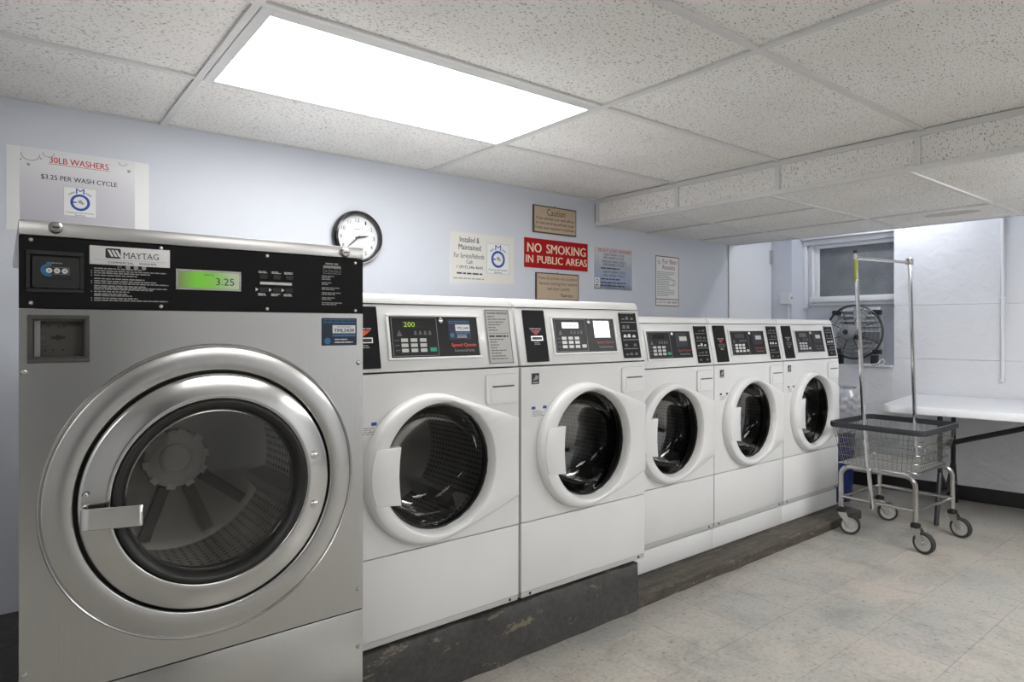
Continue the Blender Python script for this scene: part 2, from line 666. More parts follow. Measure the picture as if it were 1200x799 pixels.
def share(name, src, parent, loc, rot=(0, 0, 0)):
    o = src.copy()
    o.name = name
    C.objects.link(o)
    o.parent = parent
    o.location = loc
    o.rotation_euler = rot
    return o


_tc = {}


def text_me(s, bold=0.0):
    k = (s, bold)
    if k not in _tc:
        cu = bpy.data.curves.new('txt', 'FONT')
        cu.body = s
        cu.size = 1
        cu.offset = bold
        cu.resolution_u = 3
        cu.align_x = 'LEFT'
        o = bpy.data.objects.new('txt', cu)
        C.objects.link(o)
        dg = bpy.context.evaluated_depsgraph_get()
        me = bpy.data.meshes.new_from_object(o.evaluated_get(dg))
        bpy.data.objects.remove(o)
        xs = [v.co.x for v in me.vertices]
        ys = [v.co.y for v in me.vertices]
        _tc[k] = (me, min(xs), max(xs), min(ys), max(ys))
    return _tc[k]


def put_text(mb, s, x0, x1, y0, y1, z=0.0006, bold=0.0, rot=None):
    """lettering fitted to a box in the xy plane"""
    me, a, b, c, d = text_me(s)
    sx = (x1 - x0) / (b - a)
    sy = (y1 - y0) / (d - c)
    for k, dx in enumerate((-bold, 0, bold) if bold else (0,)):
        m4 = Matrix.Translation((x0 + (dx - a) * sx, y0 - c * sy, z + 0.00004 * k)) @ Matrix.Diagonal((sx, sy, 1, 1))
        if rot:
            m4 = rot @ m4
        mb.mesh(me, m4)
    return mb


def word_bars(mb, x0, x1, ys, h, z=0.0005, fill=(0.5, 1.0), rr=None):
    """tiny lines of print too small to read: runs of word-long dashes"""
    rr = rr or rnd
    for y in ys:
        xe = x0 + (x1 - x0) * rr.uniform(*fill)
        x = x0
        while x < xe:
            w = min(rr.uniform(2.0, 6.0) * h, xe - x)
            mb.box(x, x + w, y, y + h, 0, z)
            x += w + 0.7 * h
    return mb


def plate_hole(mb, x0, x1, z0, z1, cx, cz, r, y0, y1, n=64):
    """rectangular plate in the xz plane with a round hole"""
    ang = sorted(set([2 * math.pi * k / n for k in range(n)] + [math.atan2(z - cz, x - cx) % (2 * math.pi) for x in (x0, x1) for z in (z0, z1)]))
    outer, inner = [], []
    for t in ang:
        c, s = math.cos(t), math.sin(t)
        k = min(((x1 - cx) / c if c > 1e-9 else 1e9), ((x0 - cx) / c if c < -1e-9 else 1e9), ((z1 - cz) / s if s > 1e-9 else 1e9), ((z0 - cz) / s if s < -1e-9 else 1e9))
        outer.append((cx + c * k, cz + s * k))
        inner.append((cx + c * r, cz + s * r))
    L = lambda pts, y: [(p[0], y, p[1]) for p in pts]
    mb.loft([L(outer, y1), L(outer, y0), L(inner, y0), L(inner, y1)])
    return mb


# ------------------------------------------------------------------ room shell
YW = 2.868      # face of the back wall
ZC = 2.010      # ceiling face
ZS = 1.849      # soffit underside
XS = 2.937      # soffit face
XL, YF = -1.941, -2.9
wx = lambda y: 5.275 + (1.603 - y) * 0.18      # face of the right wall


def struct(o, label, cat=None):
    return tag(o, label, cat, kind='structure')


# floor: slab in the joint colour, tiles on it
TP = 0.29
fl = MB()
fl.box(XL, 6.3, YF, YW + 0.3, -0.06, -0.0012)
floor = fl.build('floor', 'floor_joint')
struct(floor, 'speckled beige and grey vinyl tile floor', 'floor')
tile_src = MB().box(0.0007, TP - 0.0007, 0.0007, TP - 0.0007, -0.004, 0, 0.0005, 1).build('floor_tile', 'floor_tile', floor)
gx0, gy0 = 1.772 - 20 * TP, 1.70 - 16 * TP
far = MB()
first = True
for i in range(36):
    for j in range(20):
        x, y = gx0 + i * TP, gy0 + j * TP
        if x + TP < XL or x > 6.2 or y + TP < YF or y > YW:
            continue
        if 0.6 < x < 5.4 and -0.7 < y < 1.99:
            if first:
                tile_src.location = (x, y, 0)
                first = False
            else:
                share('floor_tile', tile_src, floor, (x, y, 0))
        else:
            far.box(x + 0.0007, x + TP - 0.0007, y + 0.0007, y + TP - 0.0007, -0.004, 0)
tag(far.build('floor_tile_field', 'floor_tile', floor), kind='stuff')

# back wall with a door opening at its right end
wb = MB()
wb.box(XL, 4.392, YW, YW + 0.2, 0, 2.5)
wb.box(4.392, 5.3, YW, YW + 0.2, 2.06, 2.5)
wb.box(4.392, 5.3, YW + 0.12, YW + 0.2, 0, 2.06)
struct(wb.build('wall_back', 'wall_paint'), 'pale blue-white painted wall behind the washers', 'wall')
dr = empty('door_1', (4.392, YW, 0))
struct(dr, 'plain white flush door in the far corner behind the last washer', 'door')
MB().box(0.012, 0.640, 0.006, 0.05, 0.01, 2.04, 0.002).build('door_leaf', 'white_trim', dr)
MB().box(0.0, 0.006, -0.008, 0.1, 0, 2.06).build('door_stop', 'hinge_grey', dr)
hg = MB()
hg.tube([(0.645, -0.004, 1.735), (0.645, -0.004, 1.850)], 0.007, 10)
for k in range(5):
    hg.tube([(0.645, -0.004, 1.736 + k * 0.023), (0.645, -0.004, 1.754 + k * 0.023)], 0.0095, 10)
hg.box(0.61, 0.645, 0.001, 0.006, 1.735, 1.85)
hg.build('hinge', 'hinge_grey', dr)

# right wall, slightly askew, with a window recess
wr = empty('wall_right', (5.25, 1.6, 0))
struct(wr, 'white painted rough block wall behind the folding table', 'wall')
zc = [0.0, 0.59, 0.98, 1.37, 2.5]


def wpoly(mb, ya, yb, z0, z1, back=6.3, bev=0):
    o = lambda x, y: (x - 5.25, y - 1.6)
    mb.prism([o(wx(ya), ya), o(back, ya), o(back, yb), o(wx(yb), yb)], z0, z1, 'xy', bev, 1)
    return mb


for a, b in zip(zc, zc[1:]):
    wpoly(MB(), YF, 2.0, a + 0.0005, b - 0.0005, bev=0.003).build('block_course', 'rough_wall_paint', wr)
wpoly(MB(), 2.0, 2.72, 0, 0.914, bev=0.003).build('block_course', 'rough_wall_paint', wr)
wpoly(MB(), 2.72, YW + 0.15, 0, 2.5).build('corner_return', 'wall_paint', wr)
MB().box(0.06 + 0.02, 0.30, 0.4, 1.12, 0.914, 2.5).build('recess_back', 'wall_paint', wr)
MB().box(-0.10, 0.085, 0.401, 1.119, 0.914, 0.922, 0.002).build('ledge', 'white_trim', wr)

bb = MB()
o5 = lambda x, y: (x - 5.25, y - 1.6)
bb.prism([(wx(YF) - 0.008 - 5.25, YF - 1.6), (wx(YF) - 5.25, YF - 1.6), (wx(2.8) - 5.25, 1.2), (wx(2.8) - 0.008 - 5.25, 1.2)], 0.0, 0.102, 'xy', 0.002, 1)
bbo = bb.build('baseboard_right', 'cove_black', None, (5.25, 1.6, 0))
struct(bbo, 'black vinyl cove baseboard below the folding table', 'baseboard')

# other walls, out of the frame
struct(MB().box(XL - 0.2, XL, YF - 0.2, YW + 0.2, 0, 2.5).build('wall_left', 'far_wall_paint'), 'pale painted wall at the left end of the room', 'wall')
struct(MB().box(XL - 0.2, 6.5, YF - 0.2, YF, 0, 2.5).build('wall_front', 'far_wall_paint'), 'pale painted wall behind the viewer', 'wall')

d2 = empty('added_door', (0.02, YF, 0))  # unseen door, added to darken the reflection in the steel washer
struct(d2, 'unseen dark grey door added behind the viewer to darken the steel washer front', 'door')
MB().box(0.0, 0.86, -0.02, 0.02, 0.0, 1.98, 0.003).build('door_leaf', 'door_grey', d2)
for a in ((-0.06, 0.0, 0.0, 2.0), (0.86, 0.92, 0.0, 2.0)):
    MB().box(a[0], a[1], 0.0, 0.03, a[2], a[3], 0.002).build('jamb', 'white_trim', d2)
MB().lathe([(0, 0.075), (0.024, 0.07), (0.026, 0.055), (0.012, 0.045), (0.012, 0.02)], (0.79, 0, 0.95), 'y', 20).build('knob', 'chrome', d2)

# window in the recess
wn = empty('window_1', (5.33, 2.36, 1.46))
struct(wn, 'small basement window with white frame and dark speckled pane above the fan', 'window')
MB().box(-0.008, 0.004, -0.36, 0.27, -0.005, 0.42).build('pane', 'window_pane', wn)
fr = MB()
fr.box(-0.03, 0.0, 0.25, 0.285, -0.01, 0.46, 0.003)
fr.box(-0.03, 0.0, -0.36, 0.25, 0.40, 0.43, 0.003)
fr.build('sash', 'white_trim', wn)
cs = MB()
cs.box(-0.055, 0.0, 0.285, 0.305, -0.06, 0.50, 0.003)
cs.box(-0.04, 0.0, 0.305, 0.335, -0.06, 0.50, 0.003)
cs.box(-0.075, 0.0, 0.335, 0.36, -0.09, 0.56, 0.003)
cs.box(-0.07, 0.0, -0.36, 0.36, 0.43, 0.47, 0.004)
cs.box(-0.12, 0.0, -0.36, 0.36, 0.47, 0.56, 0.004)
cs.build('casing', 'white_trim', wn)
MB().box(-0.065, 0.0, -0.36, 0.31, -0.045, 0.002, 0.004).build('sill', 'white_trim', wn)
MB().box(-0.035, 0.0, -0.36, 0.33, -0.072, -0.045, 0.003).build('apron', 'white_trim', wn)

# ceiling: plenum slab, lay-in tiles and the tee grid
ce = empty('ceiling', (0, 0, ZC))
struct(ce, 'suspended ceiling of white fissured lay-in tiles in a metal grid', 'ceiling')
GX = [XL, -0.722, 0.497, 1.716, XS]
GY = [YF, -2.066, -1.450, -0.832, -0.214, 0.404, 1.022, 1.640, 2.256, YW]
MB().box(XL, 6.5, YF, YW + 0.2, 0.40, 0.45).build('plenum_slab', 'grid_metal', ce)
lamps = {(2, 7), (2, 3), (0, 3)}
for i in range(len(GX) - 1):
    for j in range(len(GY) - 1):
        if (i, j) in lamps:
            continue
        MB().box(GX[i] + 0.006, GX[i + 1] - 0.006, GY[j] + 0.006, GY[j + 1] - 0.006, 0.003, 0.02).build('ceiling_tile', 'ceiling_tile', ce)
w = 0.0115
for x in GX[1:-1]:
    MB().box(x - w, x + w, YF, YW, -0.0060, 0.0025).build('tee_bar', 'grid_metal', ce)
for y in GY[1:-1]:
    MB().box(XL, XS, y - w, y + w, -0.0055, 0.0025).build('tee_bar', 'grid_metal', ce)
MB().box(XL, XS, YW - 0.018, YW, -0.001, 0.0025).build('wall_angle', 'grid_metal', ce)

# soffit
so = empty('ceiling_soffit', (XS, 0, ZS))
struct(so, 'dropped soffit of fissured tiles crossing the room above the far washers', 'ceiling')
HS = ZC - ZS
SY = [YF, -2.02, -1.41, -0.80, -0.18, 0.43, 1.040, 1.648, 2.242, YW - 0.016]
for a, b in zip(SY, SY[1:]):
    MB().box(0.008, 0.02, a + 0.008, b - 0.008, 0.015, HS - 0.015).build('fascia_tile', 'ceiling_tile', so)
for y in SY[1:]:
    MB().box(-0.002, 0.012, y - 0.012, y + 0.012, 0.012, HS - 0.012).build('fascia_post', 'grid_metal', so)
MB().box(-0.003, 0.016, YF, YW, HS - 0.024, HS + 0.002, 0.001, 1).build('fascia_rail', 'grid_metal', so)
MB().box(-0.003, 0.022, YF, YW, -0.001, 0.022, 0.001, 1).build('fascia_rail', 'grid_metal', so)
MB().box(-0.002, 0.03, YW - 0.006, YW, 0.0, HS).build('end_gap', 'deep_black', so)
xe = lambda y: (4.545 + (1.75 - min(y, 2.9)) * 0.06) - XS        # free edge of the underside
UY = [YF, -1.985, -1.373, -0.761, -0.149, 0.463, 1.075, 1.687, 2.337, YW]
UX0 = [0.02, 0.493, 1.093]
for j in range(len(UY) - 1):
    a, b = UY[j], UY[j + 1]
    xs = UX0 if a > 1.6 else [0.02, 1.083]
    g = 0.004
    for k, x in enumerate(xs):
        x1 = xs[k + 1] if k + 1 < len(xs) else None
        if j in (1, 4) and k == 0:
            continue                        # a light sits in this bay
        pts = [(x + g, a + g), ((x1 - g) if x1 else xe(a) - g, a + g), ((x1 - g) if x1 else xe(b) - g, b - g), (x + g, b - g)]
        MB().prism(pts, 0.003, 0.016).build('soffit_tile', 'ceiling_tile', so)
    MB().prism([(0.0, b - 0.010), (xe(b), b - 0.010), (xe(b), b + 0.010 if b < 2.8 else b), (0.0, b + 0.010 if b < 2.8 else b)], -0.005, 0.0025).build('tee_bar', 'grid_metal', so)
MB().box(0.483, 0.503, 1.687, YW, -0.0045, 0.0025).build('tee_bar', 'grid_metal', so)
MB().box(1.078, 1.098, YF, YW, -0.0045, 0.0025).build('tee_bar', 'grid_metal', so)
MB().prism([(xe(YF) - 0.004, YF), (xe(YF) + 0.016, YF), (xe(YW) + 0.016, YW), (xe(YW) - 0.004, YW)], -0.001, 0.561).build('edge_board', 'wall_paint', so)
# water stain on the near underside tile
st_ = []
for k in range(28):
    t = 2 * math.pi * k / 28
    rr_ = 1 + 0.12 * noise.noise(Vector((math.cos(t) * 2, math.sin(t) * 2, 3.0)))
    st_.append((4.22 - XS + 0.075 * rr_ * math.cos(t), 1.32 + 0.135 * rr_ * math.sin(t)))
MB().prism(st_, 0.0018, 0.0035).build('water_stain', 'stained_tile', so)

# surface conduit on the right wall
cd = MB()
cd.tube([(0, 0, 0.845), (0, 0, 2.4)], 0.011, 12)
cdo = cd.build('conduit', 'white_trim', None, (wx(1.36) - 0.012, 1.36, 0))
tag(cdo, 'thin white conduit running down the right wall above the folding table', 'pipe')
MB().box(-0.014, 0.012, -0.013, 0.013, 0.838, 0.862, 0.003).build('end_fitting', 'white_trim', cdo)
MB().box(-0.013, 0.012, -0.02, 0.02, 1.40, 1.415, 0.002).build('strap', 'white_trim', cdo)


# ------------------------------------------------------------------ ceiling lights
def troffer(x0, x1, y0, y1, z, label, lens, group='ceiling lights', drop=0.004, glow='lens'):
    t = empty('ceiling_light', (x0, y0, z))
    tag(t, label, 'light', group)
    W, D = x1 - x0, y1 - y0
    lx0, lx1, ly0, ly1 = lens
    f = MB()
    f.box(0.008, lx0, 0.008, D - 0.008, -0.006, 0.012, 0.001, 1)
    f.box(lx1, W - 0.008, 0.008, D - 0.008, -0.006, 0.012, 0.001, 1)
    f.box(lx0, lx1, 0.008, ly0, -0.006, 0.012, 0.001, 1)
    f.box(lx0, lx1, ly1, D - 0.008, -0.006, 0.012, 0.001, 1)
    f.build('frame', 'lamp_frame', t)
    MB().box(0.012, W - 0.012, 0.012, D - 0.012, 0.014, 0.10).build('housing', 'lamp_frame', t)
    MB().box(lx0, lx1, ly0, ly1, -drop, 0.006, 0.001, 1).build('diffuser', glow, t)
    return t


troffer(0.497, 1.716, 1.640, 2.256, ZC, 'bright white recessed ceiling light panel above the steel washer', (0.044, 1.192, 0.048, 0.606))
troffer(0.497, 1.716, -0.832, -0.214, ZC, 'added unseen ceiling light panel behind the viewer', (0.044, 1.192, 0.03, 0.58), drop=0.06, glow='lens_dimmed')  # unseen light added to fill the room from behind
troffer(-1.941, -0.722, -0.832, -0.214, ZC, 'added unseen ceiling light panel behind the viewer by the left wall', (0.044, 1.192, 0.03, 0.58), drop=0.06, glow='lens_dimmed')  # another added light, for more bounce onto the ceiling
troffer(XS + 0.02, XS + 1.083, -0.149, 0.463, ZS, 'ceiling light panel set in the soffit underside near the viewer', (0.04, 1.02, 0.03, 0.58), drop=0.06, glow='lens_boosted')

troffer(XS + 0.02, XS + 1.083, -1.985, -1.373, ZS, 'added unseen ceiling light panel in the soffit underside far behind the viewer', (0.04, 1.02, 0.03, 0.58), drop=0.06, glow='lens_boosted')  # added out of view so more light bounces up on the right

sl = empty('strip_light', (4.92, 1.90, 2.30))
tag(sl, 'strip light hidden above the soffit edge by the window', 'light')
MB().box(-0.05, 0.05, -0.32, 0.32, 0.0, 0.05, 0.004).build('batten', 'lamp_frame', sl)
MB().tube([(0, -0.29, -0.03), (0, 0.29, -0.03)], 0.018, 12).build('tube', 'tube', sl)
for y in (-0.30, 0.30):
    MB().box(-0.02, 0.02, y - 0.01, y + 0.01, -0.05, 0.0).build('lamp_holder', 'lamp_frame', sl)


# ------------------------------------------------------------------ plinth, curb, pedestals
def rough_block(mb, x0, x1, y0, y1, z0, z1, amp, step=0.03, seed=0.0):
    """block with slightly crumbled front, top edge and end"""
    nx = max(2, int((x1 - x0) / step))
    prof = [(y1, z0), (y0, z0), (y0, z0 + (z1 - z0) * 0.33), (y0, z0 + (z1 - z0) * 0.66), (y0, z1 - 0.006), (y0 + 0.006, z1), (y0 + 0.05, z1), (y1, z1)]
    loops = []
    for i in range(nx + 1):
        x = x0 + (x1 - x0) * i / nx
        lp = []
        for k, (y, z) in enumerate(prof):
            d = noise.noise(Vector((x * 9 + seed, y * 9 + k * 0.3, z * 9))) * amp
            d2 = noise.noise(Vector((x * 14 + seed, k * 2.1, 5.0))) * amp
            free = 1 <= k <= 6
            ex = 0
            if i == nx:
                ex = noise.noise(Vector((k * 1.7, seed, 2.0))) * amp * 2.5
            lp.append((x + ex, y + (d if free else 0), z - (abs(d2) * 1.4 if k in (4, 5) else 0)))
        loops.append(lp)
    mb.loft(loops, True, True)
    return mb


pl = empty('concrete_plinth', (0, YW, 0))
tag(pl, 'dark grey painted concrete plinth under the steel washer and two nearest white washers', 'plinth')
b_ = MB()
rough_block(b_, -0.9, 2.122, 1.822 - YW, -0.002, 0.0, 0.203, 0.006)
b_.build('main_block', 'plinth_paint', pl, angle=50)
b_ = MB()
rough_block(b_, -0.9, 0.755, 1.600 - YW, 1.815 - YW, 0.0, 0.200, 0.003, seed=4)
b_.build('front_step', 'plinth_paint', pl, angle=50)

cu = empty('timber_curb', (2.135, 1.83, 0))
tag(cu, 'worn dark timber curb along the floor below the three far washers', 'curb')
b_ = MB()
rough_block(b_, 0.0, 2.13, 0.0, 0.34, 0.0, 0.054, 0.005, seed=9)
b_.build('beam', 'curb_wood', cu, angle=50)

PITCH = 0.6835
X3, Y3, Z3 = 2.203, 1.965, 0.172
for k in range(3):
    p = empty('washer_pedestal', (X3 + k * PITCH, Y3 + 0.012, 0.058))
    tag(p, ['white steel pedestal under the white washer next to the dark plinth', 'white steel pedestal under the middle one of the three far washers', 'white steel pedestal under the far end washer beside the cart'][k], 'pedestal', 'white pedestals on the timber curb')
    MB().box(0.001, PITCH - 0.001, 0, 0.6, 0, 0.103, 0.003).build('casing', 'white_enamel', p)
    MB().box(0.01, PITCH - 0.01, 0.004, 0.6, 0.1035, 0.1138).build('top_flange', 'ivory_strip', p)


# ------------------------------------------------------------------ white front-load washers
TILT = math.atan2(0.983, 0.184)


def door_outline(cx, cz):
    """angle -> radius of the door outline about the glass centre: a round with two tangents to the hinge edge"""
    ocx, ocz, orr = 0.314, 0.526, 0.241
    xt, zt, zb = 0.677, 0.658, 0.378
    # tangent points from the tip corners to the circle
    def tang(px, pz, sgn):
        dx, dz = px - ocx, pz - ocz
        d = math.hypot(dx, dz)
        a = math.atan2(dz, dx) + sgn * math.acos(orr / d)
        return a
    at, ab = tang(xt, zt, 1), tang(xt, zb, -1)
    pts = [(xt, zt)]
    n = 56
    a2 = ab + 2 * math.pi
    for i in range(n + 1):
        a = at + (a2 - at) * i / n
        pts.append((ocx + orr * math.cos(a), ocz + orr * math.sin(a)))
    pts.append((xt, zb))
    # points up the hinge edge
    for f in (0.25, 0.5, 0.75):
        pts.append((xt, zb + (zt - zb) * f))
    # extra points along the tangents
    out = []
    for i, p in enumerate(pts):
        out.append(p)
        q = pts[(i + 1) % len(pts)]
        if math.hypot(p[0] - q[0], p[1] - q[1]) > 0.12:
            for f in (0.2, 0.4, 0.6, 0.8):
                out.append((p[0] + (q[0] - p[0]) * f, p[1] + (q[1] - p[1]) * f))
    return out


def make_washer(loc, label, feet=True, sticker=True, grey_card=False, led=False, key='key_grey', start='key_green', red='panel_red', energy=True, glare_card=False, tagtext='TML2440', dim=False):
    rr = random.Random(int(loc[0] * 100))
    t = empty('washing_machine', loc)
    tag(t, label, 'washing machine', 'white front-load washers in a row')
    W = 0.6815
    gx, gz = 0.3425, 0.526           # glass centre
    cb = MB()
    cb.box(0.001, 0.013, 0.018, 0.70, 0.0, 0.838)
    cb.box(W - 0.013, W - 0.001, 0.018, 0.70, 0.0, 0.838)
    cb.box(0.013, W - 0.013, 0.68, 0.70, 0.0, 0.838)
    cb.box(0.013, W - 0.013, 0.018, 0.68, 0.0, 0.01)
    cb.build('cabinet', 'white_enamel', t)
    for fx in (0.07, W - 0.07) if feet else ():
        for fy in (0.08, 0.62):
            MB().lathe([(0, -0.02), (0.022, -0.02), (0.022, -0.008), (0.010, -0.006), (0.010, 0.0), (0, 0.0)], (fx, fy, 0), 'z', 12).build('foot', 'rubber', t)
    fp = MB()
    plate_hole(fp, 0.002, W - 0.002, 0.2755, 0.836, gx, gz, 0.205, 0.0, 0.018)
    fp.build('front_panel', 'white_enamel', t)
    MB().box(0.002, W - 0.002, 0.0, 0.018, 0.022, 0.2715, 0.0025).build('lower_panel', 'white_enamel', t)
    MB().box(0.004, W - 0.004, 0.003, 0.018, 0.002, 0.0205, 0.001, 1).build('kick_strip', 'ivory_strip', t)
    for sx in (0.045, W - 0.04):
        MB().lathe([(0, -0.003), (0.005, -0.002), (0.006, 0.003)], (sx, 0.003, 0.011), 'y', 10).build('screw', 'print_black', t)
    # interior
    MB().lathe([(0.206, 0.0), (0.199, 0.022), (0.213, 0.05), (0.242, 0.072), (0.245, 0.08)], (gx, 0, gz), 'y', 48).build('gasket', 'rubber', t)
    dm = MB()
    dm.lathe([(0.232, 0.075), (0.235, 0.16), (0.235, 0.24), (0.235, 0.32), (0.228, 0.42)], (gx, 0, gz), 'y', 48, uv=True)
    d = dm.build('drum', 'drum_steel', t)
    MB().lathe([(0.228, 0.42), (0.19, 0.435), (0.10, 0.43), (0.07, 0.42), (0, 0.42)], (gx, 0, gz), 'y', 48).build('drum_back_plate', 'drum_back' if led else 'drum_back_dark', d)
    for k in range(3):
        a = R(75 + 120 * k)
        lf = MB()
        ca, sa = math.cos(a), math.sin(a)
        def q(rad, tg, y):
            return (gx + rad * ca - tg * sa, y, gz + rad * sa + tg * ca)
        lf.loft([[q(0.236, -0.035, 0.10), q(0.185, -0.008, 0.11), q(0.185, 0.008, 0.11), q(0.236, 0.035, 0.10)],
                 [q(0.236, -0.035, 0.41), q(0.185, -0.008, 0.40), q(0.185, 0.008, 0.40), q(0.236, 0.035, 0.41)]], True, True)
        lf.build('lifter', 'lifter_grey', d)
    # door
    ol = door_outline(gx, gz)
    def yf(x):
        return -0.036 + 0.024 * max(0.0, min(1.0, (x - 0.50) / 0.18)) ** 1.3
    def inset(p, k, e):
        dx, dz = p[0] - gx, p[1] - gz
        L = math.hypot(dx, dz)
        return (p[0] - dx / L * k, e, p[1] - dz / L * k)
    ang = [math.atan2(p[1] - gz, p[0] - gx) for p in ol]
    circ = lambda r, y: [(gx + r * math.cos(a), y if not callable(y) else y(gx + r * math.cos(a)), gz + r * math.sin(a)) for a in ang]
    do = MB()
    do.loft([[(p[0], -0.0005, p[1]) for p in ol],
             [inset(p, 0.001, yf(p[0]) * 0.45) for p in ol],
             [inset(p, 0.006, yf(p[0]) * 0.85) for p in ol],
             [inset(p, 0.013, yf(p[0])) for p in ol],
             circ(0.2175, lambda x: yf(x) - 0.001),
             circ(0.212, lambda x: yf(x) + 0.003),
             circ(0.2015, 0.002), circ(0.2015, 0.012)])
    dor = do.build('door', 'white_plastic', t, angle=50)
    bowl = MB()
    bowl.lathe([(0.2015, 0.004), (0.194, 0.012), (0.186, 0.045), (0.170, 0.085), (0.140, 0.108), (0.08, 0.118), (0, 0.120)], (gx, 0, gz), 'y', 48)
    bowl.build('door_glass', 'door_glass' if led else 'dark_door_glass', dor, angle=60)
    MB().lathe([(0.2025, 0.001), (0.1965, 0.0015), (0.1955, 0.009), (0.2025, 0.010)], (gx, 0, gz), 'y', 64, closed=True).build('glass_seal', 'rubber', dor)
    # handle cover at the left of the glass
    hp = []
    for k in range(9):
        a = R(180 - 21.5 + 43 * k / 8)
        hp.append((0.314 + 0.2275 * math.cos(a), gz + 0.2275 * math.sin(a)))
    hp = [(0.186, 0.612)] + hp + [(0.186, 0.432), (0.181, 0.48), (0.179, 0.522), (0.181, 0.57)]
    MB().prism(hp, -0.0395, -0.012, 'xz', 0.0015).build('door_handle', 'white_plastic', dor)
    # dispenser drawer
    MB().rrect(0.5322, 0.6688, 0.7112, 0.8168, 0.011, 0, 0.0015).build('drawer_gap', 'label_grey', t, (0, 0.001, 0), (R(90), 0, 0))
    dd = MB()
    dd.rrect(0.534, 0.667, 0.713, 0.815, 0.010, 0, 0.009)
    drw = dd.build('dispenser_drawer', 'white_plastic', t, (0, 0.001, 0), (R(90), 0, 0))
    MB().rrect(0.550, 0.655, 0.722, 0.774, 0.006, 0.0085, 0.0125).build('grip', 'white_plastic', drw)
    MB().box(0.556, 0.650, 0.771, 0.7765, 0.006, 0.0130).build('grip_slot', 'slot_shadow', drw)
    # small stickers at the left of the door
    if energy:
        es = MB().box(0.050, 0.086, 0.772, 0.812, 0, 0.0006).build('energy_sticker', 'print_black', t, (0, -0.0002, 0), (R(90), 0, 0))
        MB().prism([(0.055, 0.786), (0.066, 0.797), (0.070, 0.806), (0.082, 0.800), (0.078, 0.788)], 0.0006, 0.0009).box(0.055, 0.081, 0.775, 0.781, 0, 0.0009).build('mark', 'print_grey', es)
    rs = MB().box(0.050, 0.122, 0.648, 0.690, 0, 0.0005).build('rating_label', 'paper_white', t, (0, -0.0002, 0), (R(90), 0, 0))
    MB().box(0.050, 0.068, 0.680, 0.690, 0, 0.0009).box(0.104, 0.122, 0.680, 0.690, 0, 0.0009).build('mark', 'print_blue' if not dim else 'print_black', rs)
    word_bars(MB(), 0.054, 0.118, (0.672, 0.666, 0.660, 0.654), 0.003, 0.0008, rr=rr).build('print', 'print_grey', rs)
    # console
    co = MB()
    co.prism([(0.0, 0.841), (0.0415, 1.052), (0.70, 1.052), (0.70, 0.841)], 0.001, W - 0.001, 'yz', 0.003, 2)
    co.build('control_console', 'white_enamel', t)
    cp = MB()
    cp.prism([(0.0375, 1.0545), (0.044, 1.0545), (0.70, 1.0545), (0.70, 1.086), (0.062, 1.086), (0.052, 1.083), (0.047, 1.076)], 0.002, W - 0.002, 'yz', 0.0035, 2)
    cp.build('top_cap', 'white_plastic', t)
    base = dict(parent=t, loc=(0, -0.0008, 0.841), rot=(TILT, 0, 0))
    # payment strip at the left of the console
    pp = MB().rrect(0.032, 0.137, 0.012, 0.206, 0.003, 0, 0.003).build('payment_panel', 'panel_black', **base)
    MB().prism([(0.060, 0.131), (0.112, 0.131), (0.088, 0.113), (0.082, 0.113)], 0.003, 0.0036).build('arrow_mark', red, pp)
    word_bars(MB(), 0.058, 0.116, (0.134,), 0.004, 0.0036, (0.95, 1.0), rr).build('print', 'print_grey', pp)
    sf = MB()
    sf.box(0.060, 0.116, 0.091, 0.094, 0.003, 0.0045).box(0.060, 0.116, 0.105, 0.108, 0.003, 0.0045).box(0.060, 0.063, 0.094, 0.105, 0.003, 0.0045).box(0.113, 0.116, 0.094, 0.105, 0.003, 0.0045)
    sf.build('slot_frame', 'light_steel' if not dim else 'print_dim', pp)
    MB().box(0.063, 0.113, 0.094, 0.105, 0.003, 0.0034).build('card_slot', 'deep_black', pp)
    word_bars(MB(), 0.074, 0.104, (0.082, 0.076), 0.003, 0.0034, (0.8, 1.0), rr).build('print', 'print_grey', pp)
    # display
    dp = MB()
    dp.rrect(0.176, 0.513, 0.043, 0.176, 0.002, 0, 0.0022)
    dpo = dp.build('display_panel', 'display_black', **base)
    bz = MB()
    for a in ((0.166, 0.523, 0.176, 0.184), (0.166, 0.523, 0.035, 0.043), (0.166, 0.176, 0.043, 0.176), (0.513, 0.523, 0.043, 0.176)):
        bz.box(a[0], a[1], a[2], a[3], 0, 0.005, 0.0015)
    bz.build('bezel', 'white_plastic', dpo)
    kf = MB()
    for a in ((0.184, 0.350, 0.1715, 0.1727), (0.184, 0.350, 0.0475, 0.0487), (0.184, 0.1852, 0.048, 0.172), (0.349, 0.3502, 0.048, 0.172)):
        kf.box(a[0], a[1], a[2], a[3], 0.0022, 0.0027)
    kf.build('keypad_border', 'print_grey', dpo)
    for r_ in range(3):
        for c_ in range(3):
            x, y = 0.214 + c_ * 0.034, 0.060 + r_ * 0.0165
            ko = MB().box(x, x + 0.0245, y, y + 0.0115, 0.0022, 0.0032, 0.0005, 1).build('key', key, dpo)
    MB().box(0.318, 0.342, 0.0605, 0.0735, 0.0022, 0.0032, 0.0005, 1).build('start_key', start, dpo)
    word_bars(MB(), 0.192, 0.209, (0.065, 0.081, 0.097), 0.003, 0.0026, (0.9, 1), rr).build('key_print', 'print_dim', dpo)
    for x in (0.262, 0.280, 0.298, 0.316):
        MB().prism([(x, 0.116), (x + 0.012, 0.116), (x + 0.009, 0.129), (x + 0.003, 0.129)], 0.0022, 0.0027).build('indicator', 'print_dim', dpo)
    MB().prism([(0.200, 0.112), (0.220, 0.112), (0.210, 0.132)], 0.0022, 0.0027).build('indicator', 'print_dim', dpo)
    MB().box(0.222, 0.310, 0.138, 0.161, 0.0022, 0.0026).build('readout_window', 'gloss_black', dpo)
